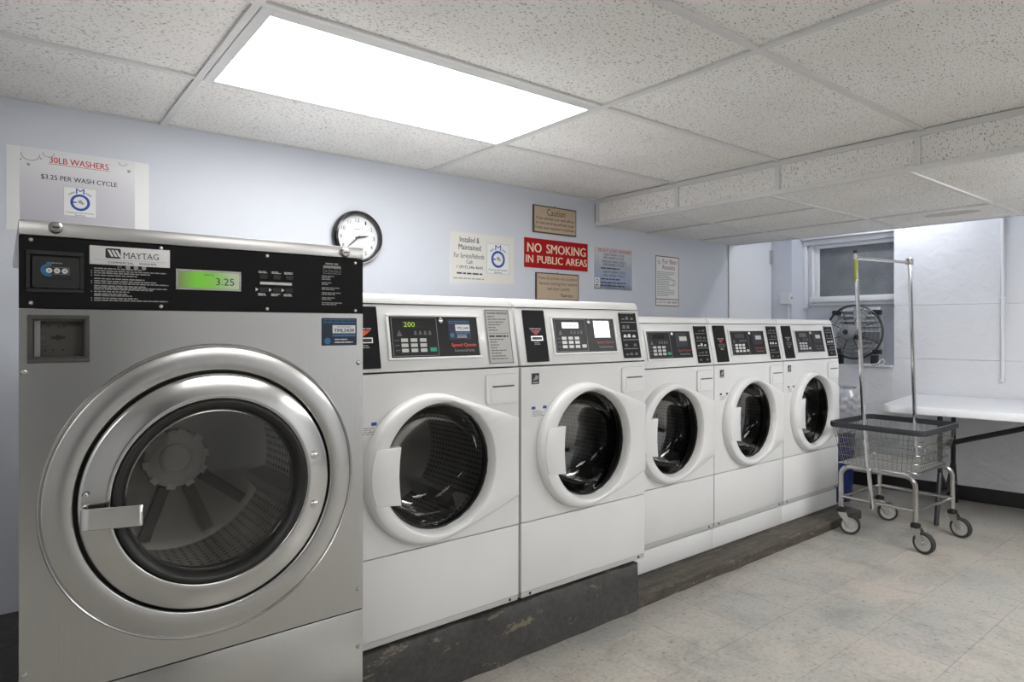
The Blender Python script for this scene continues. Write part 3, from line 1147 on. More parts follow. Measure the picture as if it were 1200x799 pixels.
    if led:
        put_text(MB(), '200', 0.228, 0.268, 0.142, 0.158, 0.0028, 0.0).build('readout_digits', 'green_led', dpo)
    elif glare_card:
        put_text(MB(), '---', 0.236, 0.30, 0.148, 0.151, 0.0028, 0.0).build('readout_digits', 'print_dim', dpo)
    MB().lathe([(0, 0.0065), (0.006, 0.006), (0.009, 0.004), (0.010, 0.0)], (0.366, 0.163, 0.002), 'z', 14).build('lock', 'chrome', dpo)
    if sticker:
        cx0 = 0.394
        sk = MB().box(cx0, cx0 + 0.090, 0.100, 0.168, 0.0022, 0.0026)
        sk = sk.build('machine_sticker', ('print_black' if dim else 'sticker_navy') if not glare_card else 'gloss_film', dpo)
        if not glare_card:
            MB().box(cx0 + 0.029, cx0 + 0.087, 0.128, 0.150, 0.0026, 0.0029).build('sticker_field', 'sticker_paper' if not dim else 'key_grey', dpo)
        if not dim and not glare_card:
            put_text(MB(), tagtext, cx0 + 0.033, cx0 + 0.083, 0.133, 0.143, 0.0032, 0.01).build('sticker_lettering', 'print_black', dpo)
        if not glare_card and not dim:
            word_bars(MB(), cx0 + 0.004, cx0 + 0.086, (0.160, 0.154), 0.0025, 0.0029, (0.9, 1), rr).build('sticker_print', 'sticker_blue', dpo)
            MB().box(cx0 + 0.029, cx0 + 0.087, 0.120, 0.125, 0.0026, 0.0029).lathe([(0, 0.0029), (0.008, 0.0029), (0.008, 0.0024)], (cx0 + 0.014, 0.114, 0), 'z', 16).build('sticker_mark', 'sticker_blue', dpo)
            word_bars(MB(), cx0 + 0.034, cx0 + 0.08, (0.113, 0.106), 0.0022, 0.0029, (0.8, 1), rr).build('sticker_print', 'print_white', dpo)
    put_text(MB(), 'Speed Queen', 0.402, 0.501, 0.072, 0.087, 0.0028, 0.03).build('brand_lettering', red, dpo)
    put_text(MB(), 'Commercial Series', 0.412, 0.492, 0.058, 0.067, 0.0028).build('brand_lettering', 'print_grey', dpo)
    # instruction card at the right of the console
    ic = MB().rrect(0.552, 0.657, 0.012, 0.204, 0.003, 0, 0.0026).build('instruction_card', 'label_grey' if grey_card else 'panel_black', **base)
    if grey_card:
        ib = MB()
        for a in ((0.552, 0.657, 0.201, 0.204), (0.552, 0.657, 0.012, 0.015), (0.552, 0.555, 0.012, 0.204), (0.654, 0.657, 0.012, 0.204)):
            ib.box(*a, 0.0026, 0.003)
        ib.build('card_border', 'print_dim', ic)
        put_text(MB(), 'WASHER OPERATION', 0.561, 0.648, 0.188, 0.195, 0.003, 0.02).build('lettering', 'print_black', ic)
        word_bars(MB(), 0.561, 0.648, (0.106,), 0.006, 0.003, (0.97, 1), rr).build('lettering', 'print_black', ic)
        word_bars(MB(), 0.562, 0.646, [0.178 - i * 0.0098 for i in range(6)], 0.0035, 0.003, (0.3, 1.0), rr).build('print', 'print_dim', ic)
        MB().box(0.560, 0.650, 0.119, 0.1205, 0.0026, 0.003).build('rule', 'print_dim', ic)
        word_bars(MB(), 0.562, 0.646, [0.096 - i * 0.0098 for i in range(8)], 0.0035, 0.003, (0.3, 0.9), rr).build('print', 'print_dim', ic)
    else:
        for k in range(5):
            y = 0.020 + k * 0.0375
            word_bars(MB(), 0.558, 0.651, (y + 0.030,), 0.0025, 0.003, (0.9, 1.0), rr).build('print', 'print_grey', ic)
            sy = MB()
            for j, x in enumerate((0.563, 0.588, 0.618)):
                if rr.random() < 0.75 or k == 2:
                    h = rr.uniform(0.010, 0.019)
                    sy.prism([(x, y + 0.004), (x + 0.02, y + 0.004), (x + 0.017, y + h), (x + 0.004, y + h)], 0.0026, 0.003)
            sy.build('symbol', 'print_white' if k == 2 else 'print_dim', ic)
    return t


YA, ZA = 1.80, 0.2245
make_washer((0.774, YA, ZA), 'white front-load washer with lit green readout, right beside the steel washer', grey_card=True, led=True, energy=False)
make_washer((1.464, YA, ZA), 'white front-load washer at the right end of the dark plinth', start='key_white', key='key_white', glare_card=True, red='dull_red', tagtext='TML2441')
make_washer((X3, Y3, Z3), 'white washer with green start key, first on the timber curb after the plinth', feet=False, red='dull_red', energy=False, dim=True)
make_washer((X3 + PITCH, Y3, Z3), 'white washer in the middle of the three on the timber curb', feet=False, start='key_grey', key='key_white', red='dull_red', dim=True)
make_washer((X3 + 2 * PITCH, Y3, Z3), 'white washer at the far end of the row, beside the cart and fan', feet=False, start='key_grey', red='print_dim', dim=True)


# ------------------------------------------------------------------ large steel washer
def make_big():
    X0, Y0, Z0 = 0.025, 1.600, 0.2035
    t = empty('steel_washer', (X0, Y0, Z0))
    tag(t, 'large stainless steel coin washer with black control panel and round glass door', 'washing machine')
    W = 0.731
    H = 1.2135
    cx, cz = 0.363, 0.829 - Z0
    Z = lambda z: z - Z0
    X = lambda x: x - X0
    bd = MB()
    bd.box(0.025, 0.035, 0.02, 0.90, 0.0, H - 0.04)
    bd.box(W - 0.035, W - 0.025, 0.02, 0.90, 0.0, H - 0.04)
    bd.box(0.035, W - 0.035, 0.88, 0.90, 0.0, H - 0.04)
    bd.box(0.035, W - 0.035, 0.02, 0.88, 0.0, 0.02)
    bd.box(0.025, W - 0.025, 0.02, 0.90, H - 0.04, H - 0.03)
    bd.build('cabinet', 'brushed_steel', t)
    fp = MB()
    zt = Z(1.120)
    plate_hole(fp, 0.0, W, Z(0.4535), zt, cx, cz, 0.2765, 0.0, 0.02, 96)
    rx0, rx1, rz0, rz1 = X(0.044), X(0.136), Z(1.138), Z(1.221)
    for a in ((0.0, rx0, zt, Z(1.2395)), (rx1, W, zt, Z(1.2395)), (rx0, rx1, zt, rz0), (rx0, rx1, rz1, Z(1.2395))):
        fp.box(a[0], a[1], 0, 0.02, a[2], a[3])
    f = fp.build('front_panel', 'brushed_steel', t)
    MB().box(0.0, W, 0.0, 0.02, 0.0, Z(0.4505), 0.0015).build('lower_panel', 'brushed_steel', t)
    MB().box(0.0, W, -0.001, 0.02, Z(1.2405), Z(1.3845), 0.001, 1).build('control_panel', 'panel_black', t)
    MB().box(-0.0005, W + 0.0005, -0.004, 0.90, Z(1.386), Z(1.4155), 0.003).build('top_cap', 'light_steel', t)
    MB().box(0.0, W, 0.004, 0.02, Z(0.4505), Z(0.4535)).build('panel_seam', 'deep_black', t)

    # raised ring round the door
    MB().lathe([(0.3365, 0.0), (0.3355, -0.004), (0.3335, -0.0055), (0.3315, -0.004), (0.3300, -0.0015), (0.3285, -0.0035), (0.3265, -0.0045), (0.300, -0.0050), (0.2790, -0.0055), (0.2760, -0.004), (0.2750, 0.0), (0.2745, 0.030)], (cx, 0, cz), 'y', 128).build('door_surround', 'brushed_steel', t, angle=60)
    MB().lathe([(0.2750, 0.026), (0.255, 0.026), (0.255, 0.030), (0.2750, 0.030)], (cx, 0, cz), 'y', 96, closed=True).build('door_gap', 'rubber', t)
    # door
    dr_ = MB()
    dr_.lathe([(0.2675, 0.020), (0.2685, -0.004), (0.2675, -0.0085), (0.2650, -0.0115), (0.262, -0.0125), (0.240, -0.0170), (0.222, -0.0200), (0.213, -0.0210), (0.2095, -0.0190), (0.2085, -0.010)], (cx, 0, cz), 'y', 128)
    d = dr_.build('door', 'polished_steel', t, angle=60)
    MB().lathe([(0.2090, -0.012), (0.2075, -0.0225), (0.203, -0.0245), (0.196, -0.022), (0.187, -0.014), (0.184, -0.006), (0.1835, 0.03)], (cx, 0, cz), 'y', 96).build('door_gasket', 'rubber', d, angle=60)
    MB().lathe([(0.1835, -0.002), (0.15, -0.0035), (0.10, -0.0045), (0.05, -0.005), (0, -0.0052)], (cx, 0, cz), 'y', 72).build('door_glass', 'big_door_glass', d, angle=60)
    MB().lathe([(0.1838, -0.0035), (0.1808, -0.0045), (0.1800, -0.001), (0.1838, 0.000)], (cx, 0, cz), 'y', 96, closed=True).build('glass_trim', 'worn_chrome', d)
    for z in (0.882, 0.759):
        MB().lathe([(0, -0.010), (0.005, -0.0095), (0.0095, -0.006), (0.0112, 0.0), (0.0112, 0.01)], (X(0.616), -0.0150, Z(z)), 'y', 16).build('hinge_bolt', 'chrome', d)
    # handle: bent strap
    hd = MB()
    outer = [(0.100, -0.010), (0.098, -0.030), (0.103, -0.037), (0.112, -0.041), (0.160, -0.056), (0.197, -0.068), (0.205, -0.066), (0.208, -0.056)]
    inner = [(0.202, -0.055), (0.200, -0.060), (0.196, -0.061), (0.160, -0.050), (0.114, -0.035), (0.107, -0.032), (0.105, -0.028), (0.106, -0.010)]
    hd.prism(outer + inner, Z(0.789), Z(0.833), 'xy', 0.0012, 1)
    hd.build('door_handle', 'chrome', d)
    MB().lathe([(0, -0.008), (0.005, -0.006), (0.006, 0.0)], (0.108, -0.020, Z(0.858)), 'y', 12).build('handle_screw', 'chrome', d)
    # interior
    dm = MB()
    dm.lathe([(0.255, 0.035), (0.262, 0.10), (0.262, 0.22), (0.262, 0.34), (0.258, 0.45)], (cx, 0, cz), 'y', 64, uv=True)
    dr2 = dm.build('drum', 'drum_steel', t)
    MB().lathe([(0.262, 0.035), (0.20, 0.033), (0.19, 0.02), (0.186, -0.004)], (cx, 0, cz), 'y', 64).build('drum_collar', 'rubber', t)
    MB().lathe([(0.258, 0.45), (0.22, 0.462), (0.12, 0.455), (0.0, 0.45)], (cx, 0, cz), 'y', 64).build('drum_back_plate', 'drum_back', dr2)
    hb = MB()
    hb.lathe([(0.083, 0.452), (0.080, 0.438), (0.072, 0.433), (0.045, 0.432), (0.043, 0.428), (0.038, 0.428), (0.036, 0.433), (0, 0.432)], (cx, 0, cz), 'y', 48)
    hb.build('drum_hub', 'hub_grey', dr2)
    for k in range(10):
        a = R(36 * k + 10)
        MB().box(-0.011, 0.011, 0.428, 0.440, 0.070, 0.086).build('hub_notch', 'hub_grey', dr2, (cx, 0, cz), (0, a, 0))
    for a0, off in ((200, -0.01), (158, 0.02), (128, 0.05)):  # dark bars shaped after a reflection in the door glass
        rb = MB()
        rb.box(-0.016 + off * 0, 0.016, 0.440, 0.456, 0.085, 0.235, 0.003)
        rb.build('reflection_bar', 'drum_dark', dr2, (cx, 0, cz), (0, R(a0), 0))
    for k in range(3):
        a = R(100 + 120 * k)
        ca, sa = math.cos(a), math.sin(a)
        q = lambda rad, tg, y: (cx + rad * ca - tg * sa, y, cz + rad * sa + tg * ca)
        lf = MB()
        lf.loft([[q(0.263, -0.04, 0.06), q(0.205, -0.01, 0.07), q(0.205, 0.01, 0.07), q(0.263, 0.04, 0.06)],
                 [q(0.263, -0.04, 0.45), q(0.205, -0.01, 0.44), q(0.205, 0.01, 0.44), q(0.263, 0.04, 0.45)]], True, True)
        lf.build('lifter', 'lifter_grey', dr2)
    # locks on the top cap
    for x, z in ((0.084, 1.404), (0.703, 1.399)):
        lk = MB().lathe([(0, -0.011), (0.0085, -0.0105), (0.0115, -0.008), (0.013, -0.003), (0.013, 0.0)], (X(x), -0.003, Z(z)), 'y', 24).build('lock', 'worn_chrome', t)
        MB().box(X(x) - 0.006, X(x) + 0.006, -0.0146, -0.0135, Z(z) - 0.0014, Z(z) + 0.0014).build('keyhole', 'deep_black', lk)
    # screws
    scr = None
    for x, z in ((0.044, 1.377), (0.044, 1.251), (0.275, 1.378), (0.275, 1.249), (0.505, 1.377), (0.505, 1.248), (0.734, 1.374), (0.734, 1.248)):
        if scr is None:
            scr = MB().lathe([(0, -0.0025), (0.003, -0.0022), (0.0042, 0.0)], (0, 0, 0), 'y', 12).build('screw', 'light_steel', t, (X(x), -0.001, Z(z)))
        else:
            share('screw', scr, t, (X(x), -0.001, Z(z)))
    scb = None
    for x, z in ((0.033, 1.114), (0.743, 1.109), (0.743, 0.507), (0.743, 0.354), (0.033, 0.513), (0.033, 0.354)):
        if scb is None:
            scb = MB().lathe([(0, -0.005), (0.0045, -0.0035), (0.0065, 0.0)], (0, 0, 0), 'y', 12).build('bolt', 'worn_chrome', t, (X(x), 0, Z(z)))
        else:
            share('bolt', scb, t, (X(x), 0, Z(z)))
    # ---- printing and fittings on the black panel (plate coordinates: x, height)
    base = dict(parent=t, loc=(0, -0.0012, 0), rot=(R(90), 0, 0))
    ci = MB()
    for a in ((0.036, 0.132, 1.348, 1.357), (0.036, 0.132, 1.273, 1.281), (0.036, 0.0435, 1.281, 1.348), (0.1245, 0.132, 1.281, 1.348)):
        ci.box(X(a[0]), X(a[1]), Z(a[2]), Z(a[3]), 0, 0.004, 0.001, 1)
    ci.rrect(X(0.046), X(0.124), Z(1.282), Z(1.344), 0.005, 0, 0.010)
    co = ci.build('coin_slide', 'black_plastic', **base)
    arc = MB()
    pts_o, pts_i = [], []
    for k in range(15):
        a = R(75 + 210 * k / 14)
        pts_o.append((X(0.0735) + 0.0145 * math.cos(a), Z(1.3175) + 0.013 * math.sin(a)))
        pts_i.append((X(0.0755) + 0.0085 * math.cos(a), Z(1.3175) + 0.0075 * math.sin(a)))
    arc.prism(pts_o + pts_i[::-1], 0.010, 0.0106)
    arc.build('blue_swirl', 'sticker_blue', co)
    for x in (0.073, 0.086, 0.099):
        MB().lathe([(0, 0.0112), (0.0048, 0.0112), (0.0054, 0.0102)], (X(x), Z(1.3165), 0), 'z', 18).build('coin_mark', 'print_white', co)
        MB().lathe([(0, 0.0116), (0.0022, 0.0116), (0.0022, 0.0110)], (X(x), Z(1.3165), 0), 'z', 12).build('coin_center', 'print_grey', co)
    bx = MB()
    for a in ((0.079, 0.1065, 1.3228, 1.3236), (0.079, 0.1065, 1.3096, 1.3104), (0.1058, 0.1065, 1.3104, 1.3228)):
        bx.box(X(a[0]), X(a[1]), Z(a[2]), Z(a[3]), 0.0098, 0.0106)
    bx.build('coin_box_line', 'print_grey', co)
    word_bars(MB(), X(0.069), X(0.096), (Z(1.331),), 0.0018, 0.0106, (0.9, 1)).build('print', 'print_grey', co)
    MB().box(X(0.059), X(0.112), Z(1.298), Z(1.3045), 0.0098, 0.0108).build('slide_slot', 'deep_black', co)
    # nameplate
    npl = MB().box(X(0.142), X(0.292), Z(1.335), Z(1.374), 0, 0.0012).build('nameplate', 'light_steel', **base)
    MB().rrect(X(0.170), X(0.198), Z(1.349), Z(1.370), 0.003, 0.0012, 0.0017).build('logo_block', 'print_black', npl)
    lg = MB()
    for k in range(3):
        x = X(0.1735) + k * 0.007
        lg.prism([(x, Z(1.3665)), (x + 0.0045, Z(1.3665)), (x + 0.0115, Z(1.3525)), (x + 0.007, Z(1.3525))], 0.0016, 0.0021)
    lg.build('logo_stripe', 'print_white', npl)
    put_text(MB(), 'MAYTAG', X(0.203), X(0.270), Z(1.3505), Z(1.3635), 0.0016, 0.0).build('brand_lettering', 'print_black', npl)
    sf = MB()
    for x in (0.203, 0.213, 0.2165, 0.2255, 0.2315, 0.2425, 0.2525):
        sf.box(X(x) - 0.001, X(x) + 0.003, Z(1.3502), Z(1.3512), 0.0012, 0.0016)
    sf.build('serif', 'print_black', npl)
    MB().box(X(0.150), X(0.286), Z(1.3456), Z(1.3462), 0.0012, 0.0016).build('rule', 'print_grey', npl)
    put_text(MB(), 'COMMERCIAL', X(0.174), X(0.222), Z(1.3380), Z(1.3425), 0.0016, 0.01).build('lettering', 'print_black', npl)
    put_text(MB(), 'WASHER', X(0.232), X(0.266), Z(1.3380), Z(1.3425), 0.0016, 0.01).build('lettering', 'print_black', npl)
    # instructions
    ins = MB()
    word_bars(ins, X(0.150), X(0.290), [Z(z) for z in (1.3255, 1.3205, 1.3160, 1.3110, 1.3040, 1.2990, 1.2945, 1.2890, 1.2855, 1.2820, 1.2770, 1.2720, 1.2685, 1.2630, 1.2585)], 0.0023, 0.0005, (0.42, 1.0))
    for z in (1.3205, 1.3160, 1.3110, 1.2990, 1.2945, 1.2770, 1.2630, 1.2585):
        ins.box(X(0.1445), X(0.1465), Z(z), Z(z) + 0.002, 0, 0.0005)
    put_text(ins, '3X', X(0.191), X(0.200), Z(1.3295), Z(1.3340), 0.0005)
    ins.build('instruction_print', 'print_grey', **base)
    for x in (0.2115, 0.2265, 0.2415):
        MB().lathe([(0, 0.0007), (0.0045, 0.0007), (0.0045, 0.0)], (X(x), Z(1.3315), 0), 'z', 16).build('coin_symbol', 'print_grey', **base)
    # readout
    lf = MB()
    for a in ((0.304, 0.444, 1.330, 1.3345), (0.304, 0.444, 1.288, 1.2925), (0.304, 0.309, 1.2925, 1.330), (0.439, 0.444, 1.2925, 1.330)):
        lf.box(X(a[0]), X(a[1]), Z(a[2]), Z(a[3]), 0, 0.002, 0.0005, 1)
    lfo = lf.build('readout_frame', 'worn_chrome', **base)
    MB().box(X(0.309), X(0.439), Z(1.2925), Z(1.330), 0, 0.0012).build('readout', 'green_lcd', lfo)
    put_text(MB(), '3.25', X(0.388), X(0.428), Z(1.3005), Z(1.3170), 0.0016).build('readout_digits', 'print_black', lfo)
    put_text(MB(), 'PRICE', X(0.363), X(0.383), Z(1.3215), Z(1.3255), 0.0016).build('readout_lettering', 'print_black', lfo)
    # buttons
    for x in (0.496, 0.5275, 0.558):
        for z in (1.326, 1.2945):
            MB().rrect(X(x) - 0.009, X(x) + 0.009, Z(z) - 0.005, Z(z) + 0.005, 0.002, 0, 0.003).build('button', 'deep_black', **base)
    bl = MB()
    for x in (0.496, 0.5275, 0.558):
        word_bars(bl, X(x) - 0.012, X(x) + 0.011, (Z(1.3345), Z(1.3375)), 0.0018, 0.0005, (0.6, 1))
        word_bars(bl, X(x) - 0.013, X(x) + 0.011, (Z(1.2835), Z(1.2800)), 0.0022, 0.0005, (0.6, 1))
        bl.prism([(X(x) - 0.0185, Z(1.290)), (X(x) - 0.0115, Z(1.2945)), (X(x) - 0.0185, Z(1.299))], 0, 0.0006)
    bl.build('button_print', 'print_white', **base)
    MB().box(X(0.488), X(0.565), Z(1.3070), Z(1.3135), 0, 0.0007).build('cycle_strip', 'print_white', **base)
    # price table and notes at the right
    rt = MB()
    word_bars(rt, X(0.652), X(0.688), (Z(1.3655),), 0.004, 0.0005, (0.95, 1))
    rt.box(X(0.646), X(0.693), Z(1.3555), Z(1.3625), 0, 0.0006)
    for z in (1.3415, 1.3555):
        rt.box(X(0.646), X(0.693), Z(z), Z(z) + 0.0009, 0, 0.0006)
    for x in (0.646, 0.6615, 0.677, 0.6922):
        rt.box(X(x), X(x) + 0.0009, Z(1.3415), Z(1.3555), 0, 0.0006)
    for x in (0.6495, 0.665, 0.680):
        put_text(rt, '25c', X(x), X(x) + 0.009, Z(1.3455), Z(1.3515), 0.0005)
    yy = Z(1.334)
    for n_, l in ((3, 0.5), (2, 0.4), (2, 0.75), (2, 0.8), (2, 0.55), (2, 0.85)):
        for k in range(n_):
            word_bars(rt, X(0.642), X(0.642) + 0.066 * l * (1 if k == 0 else 0.7), (yy,), 0.0024, 0.0005, (0.95, 1))
            yy -= 0.0042
        yy -= 0.0045
    rt.build('price_print', 'print_grey', **base)
    # coin return
    base2 = dict(parent=t, loc=(0, -0.0002, 0), rot=(R(90), 0, 0))
    cr = MB()
    for a in ((0.038, 0.142, 1.219, 1.2275), (0.038, 0.142, 1.1305, 1.139), (0.038, 0.0465, 1.139, 1.219), (0.1335, 0.142, 1.139, 1.219)):
        cr.box(X(a[0]), X(a[1]), Z(a[2]), Z(a[3]), -0.005, 0.005, 0.0015)
    cro = cr.build('coin_vault', 'vault_metal', **base2)
    wl = MB()
    for a in ((0.0440, 0.1360, 1.2160, 1.2205), (0.0440, 0.1360, 1.1385, 1.143), (0.0440, 0.0485, 1.143, 1.216), (0.1315, 0.136, 1.143, 1.216)):
        wl.box(X(a[0]), X(a[1]), Z(a[2]), Z(a[3]), -0.030, -0.001)
    wl.build('vault_wall', 'vault_metal', cro)
    MB().box(X(0.044), X(0.136), Z(1.139), Z(1.220), -0.034, -0.028).build('vault_door', 'vault_metal', cro)
    vp = MB()
    for x, z in ((0.060, 1.204), (0.074, 1.205), (0.091, 1.204), (0.100, 1.205), (0.058, 1.155), (0.068, 1.155), (0.081, 1.156), (0.098, 1.156)):
        vp.lathe([(0, -0.0272), (0.0022, -0.0272), (0.0022, -0.0285)], (X(x), Z(z), 0), 'z', 8)
    vp.build('vault_hole', 'deep_black', cro)
    kh = MB()
    kh.box(X(0.078), X(0.102), Z(1.179), Z(1.184), -0.0285, -0.027).lathe([(0, -0.0265), (0.006, -0.0265), (0.006, -0.0285)], (X(0.090), Z(1.1815), 0), 'z', 12)
    kh.build('vault_keyhole', 'deep_black', cro)
    vl = MB()
    for a in ((0.056, 0.073, 1.194, 1.195), (0.056, 0.073, 1.167, 1.168), (0.056, 0.057, 1.168, 1.194), (0.072, 0.073, 1.168, 1.194), (0.060, 0.069, 1.176, 1.186)):
        vl.box(X(a[0]), X(a[1]), Z(a[2]), Z(a[3]), -0.0285, -0.0272)
    vl.build('vault_plate', 'drum_dark', cro)
    # asset sticker
    st = MB().rrect(X(0.642), X(0.738), Z(1.156), Z(1.2275), 0.003, 0, 0.0006).build('machine_sticker', 'sticker_navy', **base2)
    word_bars(MB(), X(0.647), X(0.734), (Z(1.2215), Z(1.2150)), 0.003, 0.0010, (0.97, 1)).build('sticker_print', 'sticker_blue', st)
    MB().box(X(0.671), X(0.734), Z(1.188), Z(1.209), 0.0006, 0.0010).build('sticker_field', 'sticker_paper', st)
    put_text(MB(), 'TML2439', X(0.675), X(0.730), Z(1.1905), Z(1.1995), 0.0013, 0.02).build('sticker_lettering', 'print_black', st)
    word_bars(MB(), X(0.684), X(0.722), (Z(1.2035),), 0.002, 0.0013, (0.97, 1)).build('sticker_print', 'print_grey', st)
    MB().box(X(0.671), X(0.734), Z(1.1795), Z(1.185), 0.0006, 0.0010).build('sticker_band', 'sticker_blue', st)
    MB().lathe([(0, 0.0012), (0.0085, 0.0012), (0.0085, 0.0004)], (X(0.6575), Z(1.168), 0), 'z', 20).build('sticker_mark', 'sticker_blue', st)
    word_bars(MB(), X(0.677), X(0.729), (Z(1.1705), Z(1.163)), 0.0028, 0.0010, (0.6, 1)).build('sticker_print', 'print_white', st)


make_big()


# ------------------------------------------------------------------ things on the back wall
def sign(name, label, x0, z0, sheet, cat='sign', group=None):
    """empty on the wall; parts use plate coordinates x, height, depth outward"""
    t = empty(name, (x0, YW, z0))
    tag(t, label, cat, group)
    def add(pname, mb, mat, parent=None):
        if parent is None:
            return mb.build(pname, mat, t, (0, 0, 0), (R(90), 0, 0))
        return mb.build(pname, mat, parent)
    return t, add


def round_logo(add, cx, cy, s, z, ink='print_blue', captions=True):
    """white card with a blue ring and an M above it"""
    card = add('logo_card', MB().box(cx - s * 0.5, cx + s * 0.5, cy - s * 0.55, cy + s * 0.5, z, z + 0.0006), 'paper_white')
    bd = MB()
    for a in ((-0.5, 0.5, 0.49, 0.5), (-0.5, 0.5, -0.55, -0.54), (-0.5, -0.49, -0.55, 0.5), (0.49, 0.5, -0.55, 0.5)):
        bd.box(cx + a[0] * s, cx + a[1] * s, cy + a[2] * s, cy + a[3] * s, z + 0.0004, z + 0.0009)
    add('card_border', bd, 'print_grey', card)
    rg = MB().lathe([(0.30 * s, z + 0.0012), (0.215 * s, z + 0.0012), (0.215 * s, z), (0.30 * s, z)], (cx, cy - 0.04 * s, 0), 'z', 40, closed=True)
    add('ring', rg, ink, card)
    k = MB().prism([(cx - 0.25 * s, cy - 0.02 * s), (cx - 0.10 * s, cy - 0.025 * s), (cx - 0.10 * s, cy - 0.065 * s), (cx - 0.25 * s, cy - 0.07 * s)], z, z + 0.0012)
    put_text(k, 'M', cx - 0.13 * s, cx + 0.13 * s, cy + 0.27 * s, cy + 0.46 * s, z + 0.001, 0.0)
    add('letter_m', k, ink, card)
    sm = MB()
    for side in (-1, 1):
        rot = Matrix.Translation((cx + side * 0.26 * s, cy + 0.27 * s, 0)) @ Matrix.Rotation(R(-30 * side), 4, 'Z')
        t_ = MB()
        for k in range(4):
            t_.box((-0.10 + k * 0.052) * s, (-0.062 + k * 0.052) * s, -0.03 * s, 0.03 * s, z, z + 0.001)
        t_.bm.transform(rot)
        sm._merge(t_.bm)
    add('arc_print', sm, 'print_grey', card)
    pr = MB()
    pr.lathe([(0, z + 0.001), (0.07 * s, z + 0.001), (0.07 * s, z + 0.0005)], (cx + 0.0 * s, cy - 0.01 * s, 0), 'z', 7)
    pr.lathe([(0, z + 0.001), (0.05 * s, z + 0.001), (0.05 * s, z + 0.0005)], (cx + 0.07 * s, cy - 0.06 * s, 0), 'z', 6)
    add('emblem', pr, 'print_grey', card)
    if captions:
        put_text(cap := MB(), 'Commercial Laundry', cx - 0.42 * s, cx + 0.42 * s, cy - 0.455 * s, cy - 0.385 * s, z + 0.001, 0.01)
        put_text(cap, 'Services', cx - 0.16 * s, cx + 0.16 * s, cy - 0.53 * s, cy - 0.47 * s, z + 0.001, 0.01)
        add('caption', cap, 'print_ink', card)


# price sign above the steel washer
t, add = sign('price_sign', 'grey laminated price sheet for large washers taped above the steel washer', 0.010, 1.548, None)
add('sleeve', MB().box(0, 0.440, 0.0, 0.298, 0.0004, 0.0012), 'paper_white')
pg = add('page', MB().box(0.038, 0.392, 0.004, 0.296, 0.0012, 0.0018), 'page_grey')
b_ = MB()
for x, y, r in ((0.068, 0.276, 0.027), (0.120, 0.287, 0.017), (0.352, 0.288, 0.013)):
    pts = []
    for k in range(17):
        a = R(180 + 180 * k / 16)
        pts.append((x + r * math.cos(a), y + r * math.sin(a) * 0.9, 0.002))
    b_.tube(pts, 0.0011, 4)
for x, y, r in ((0.062, 0.237, 0.005), (0.040, 0.252, 0.003), (0.098, 0.263, 0.003), (0.372, 0.258, 0.006)):
    b_.lathe([(0, 0.0021), (r, 0.0021), (r, 0.0016)], (x, y, 0), 'z', 14)
add('bubble_print', b_, 'print_grey', pg)
b_ = MB()
put_text(b_, '30LB WASHERS', 0.123, 0.305, 0.2525, 0.2745, 0.002, 0.015)
b_.box(0.120, 0.309, 0.2475, 0.2492, 0.0018, 0.0022)
add('red_lettering', b_, 'print_red', pg)
b_ = MB()
put_text(b_, '$3.25 PER WASH CYCLE', 0.098, 0.333, 0.189, 0.209, 0.002, 0.012)
add('black_lettering', b_, 'print_black', pg)
round_logo(add, 0.2155, 0.1225, 0.102, 0.0018)

# wall clock
ck = empty('wall_clock', (1.3225, YW, 1.632))
tag(ck, 'round black-rimmed wall clock with white face behind the steel washer', 'clock')
MB().lathe([(0.118, 0.0), (0.126, -0.004), (0.1275, -0.018), (0.1235, -0.026), (0.1165, -0.024), (0.1140, -0.034), (0.1065, -0.036), (0.1035, -0.028), (0.1035, -0.010)], (0, 0, 0), 'y', 72).build('rim', 'clock_rim', ck)
MB().lathe([(0, -0.012), (0.1045, -0.012), (0.1045, -0.006), (0, -0.006)], (0, 0, 0), 'y', 48).build('face', 'clock_face', ck)
for h in range(1, 13):
    a = R(90 - 30 * h)
    s_ = str(h)
    w_ = 0.0085 * len(s_) * (0.7 if h in (1, 11) else 1)
    x, y = 0.083 * math.cos(a), 0.083 * math.sin(a)
    put_text(MB(), s_, x - w_ * 0.6, x + w_ * 0.6, y - 0.009, y + 0.009, 0.0004).build('numeral', 'print_black', ck, (0, -0.012, 0), (R(90), 0, 0))
word_bars(MB(), -0.014, 0.014, (0.038,), 0.0035, 0.0004, (0.97, 1)).build('maker_print', 'print_grey', ck, (0, -0.012, 0), (R(90), 0, 0))
for nm, ang_, ln, wd in (('hour_hand', 79, 0.055, 0.0042), ('minute_hand', 228, 0.078, 0.0030)):
    hm = MB().prism([(-wd, -0.012), (wd, -0.012), (wd * 0.9, ln * 0.6), (0.0006, ln), (-0.0006, ln), (-wd * 0.9, ln * 0.6)], 0.0, 0.0012)
    hm.build(nm, 'print_black', ck, (0, -0.016 if nm[0] == 'h' else -0.019, 0), (R(90), R(ang_), 0))
MB().prism([(-0.0006, -0.02), (0.0006, -0.02), (0.0006, 0.088), (-0.0006, 0.088)], 0, 0.0006).build('second_hand', 'print_grey', ck, (0, -0.0215, 0), (R(90), R(52), 0))
MB().lathe([(0, -0.024), (0.005, -0.023), (0.005, -0.012)], (0, 0, 0), 'y', 12).build('hand_boss', 'print_black', ck)

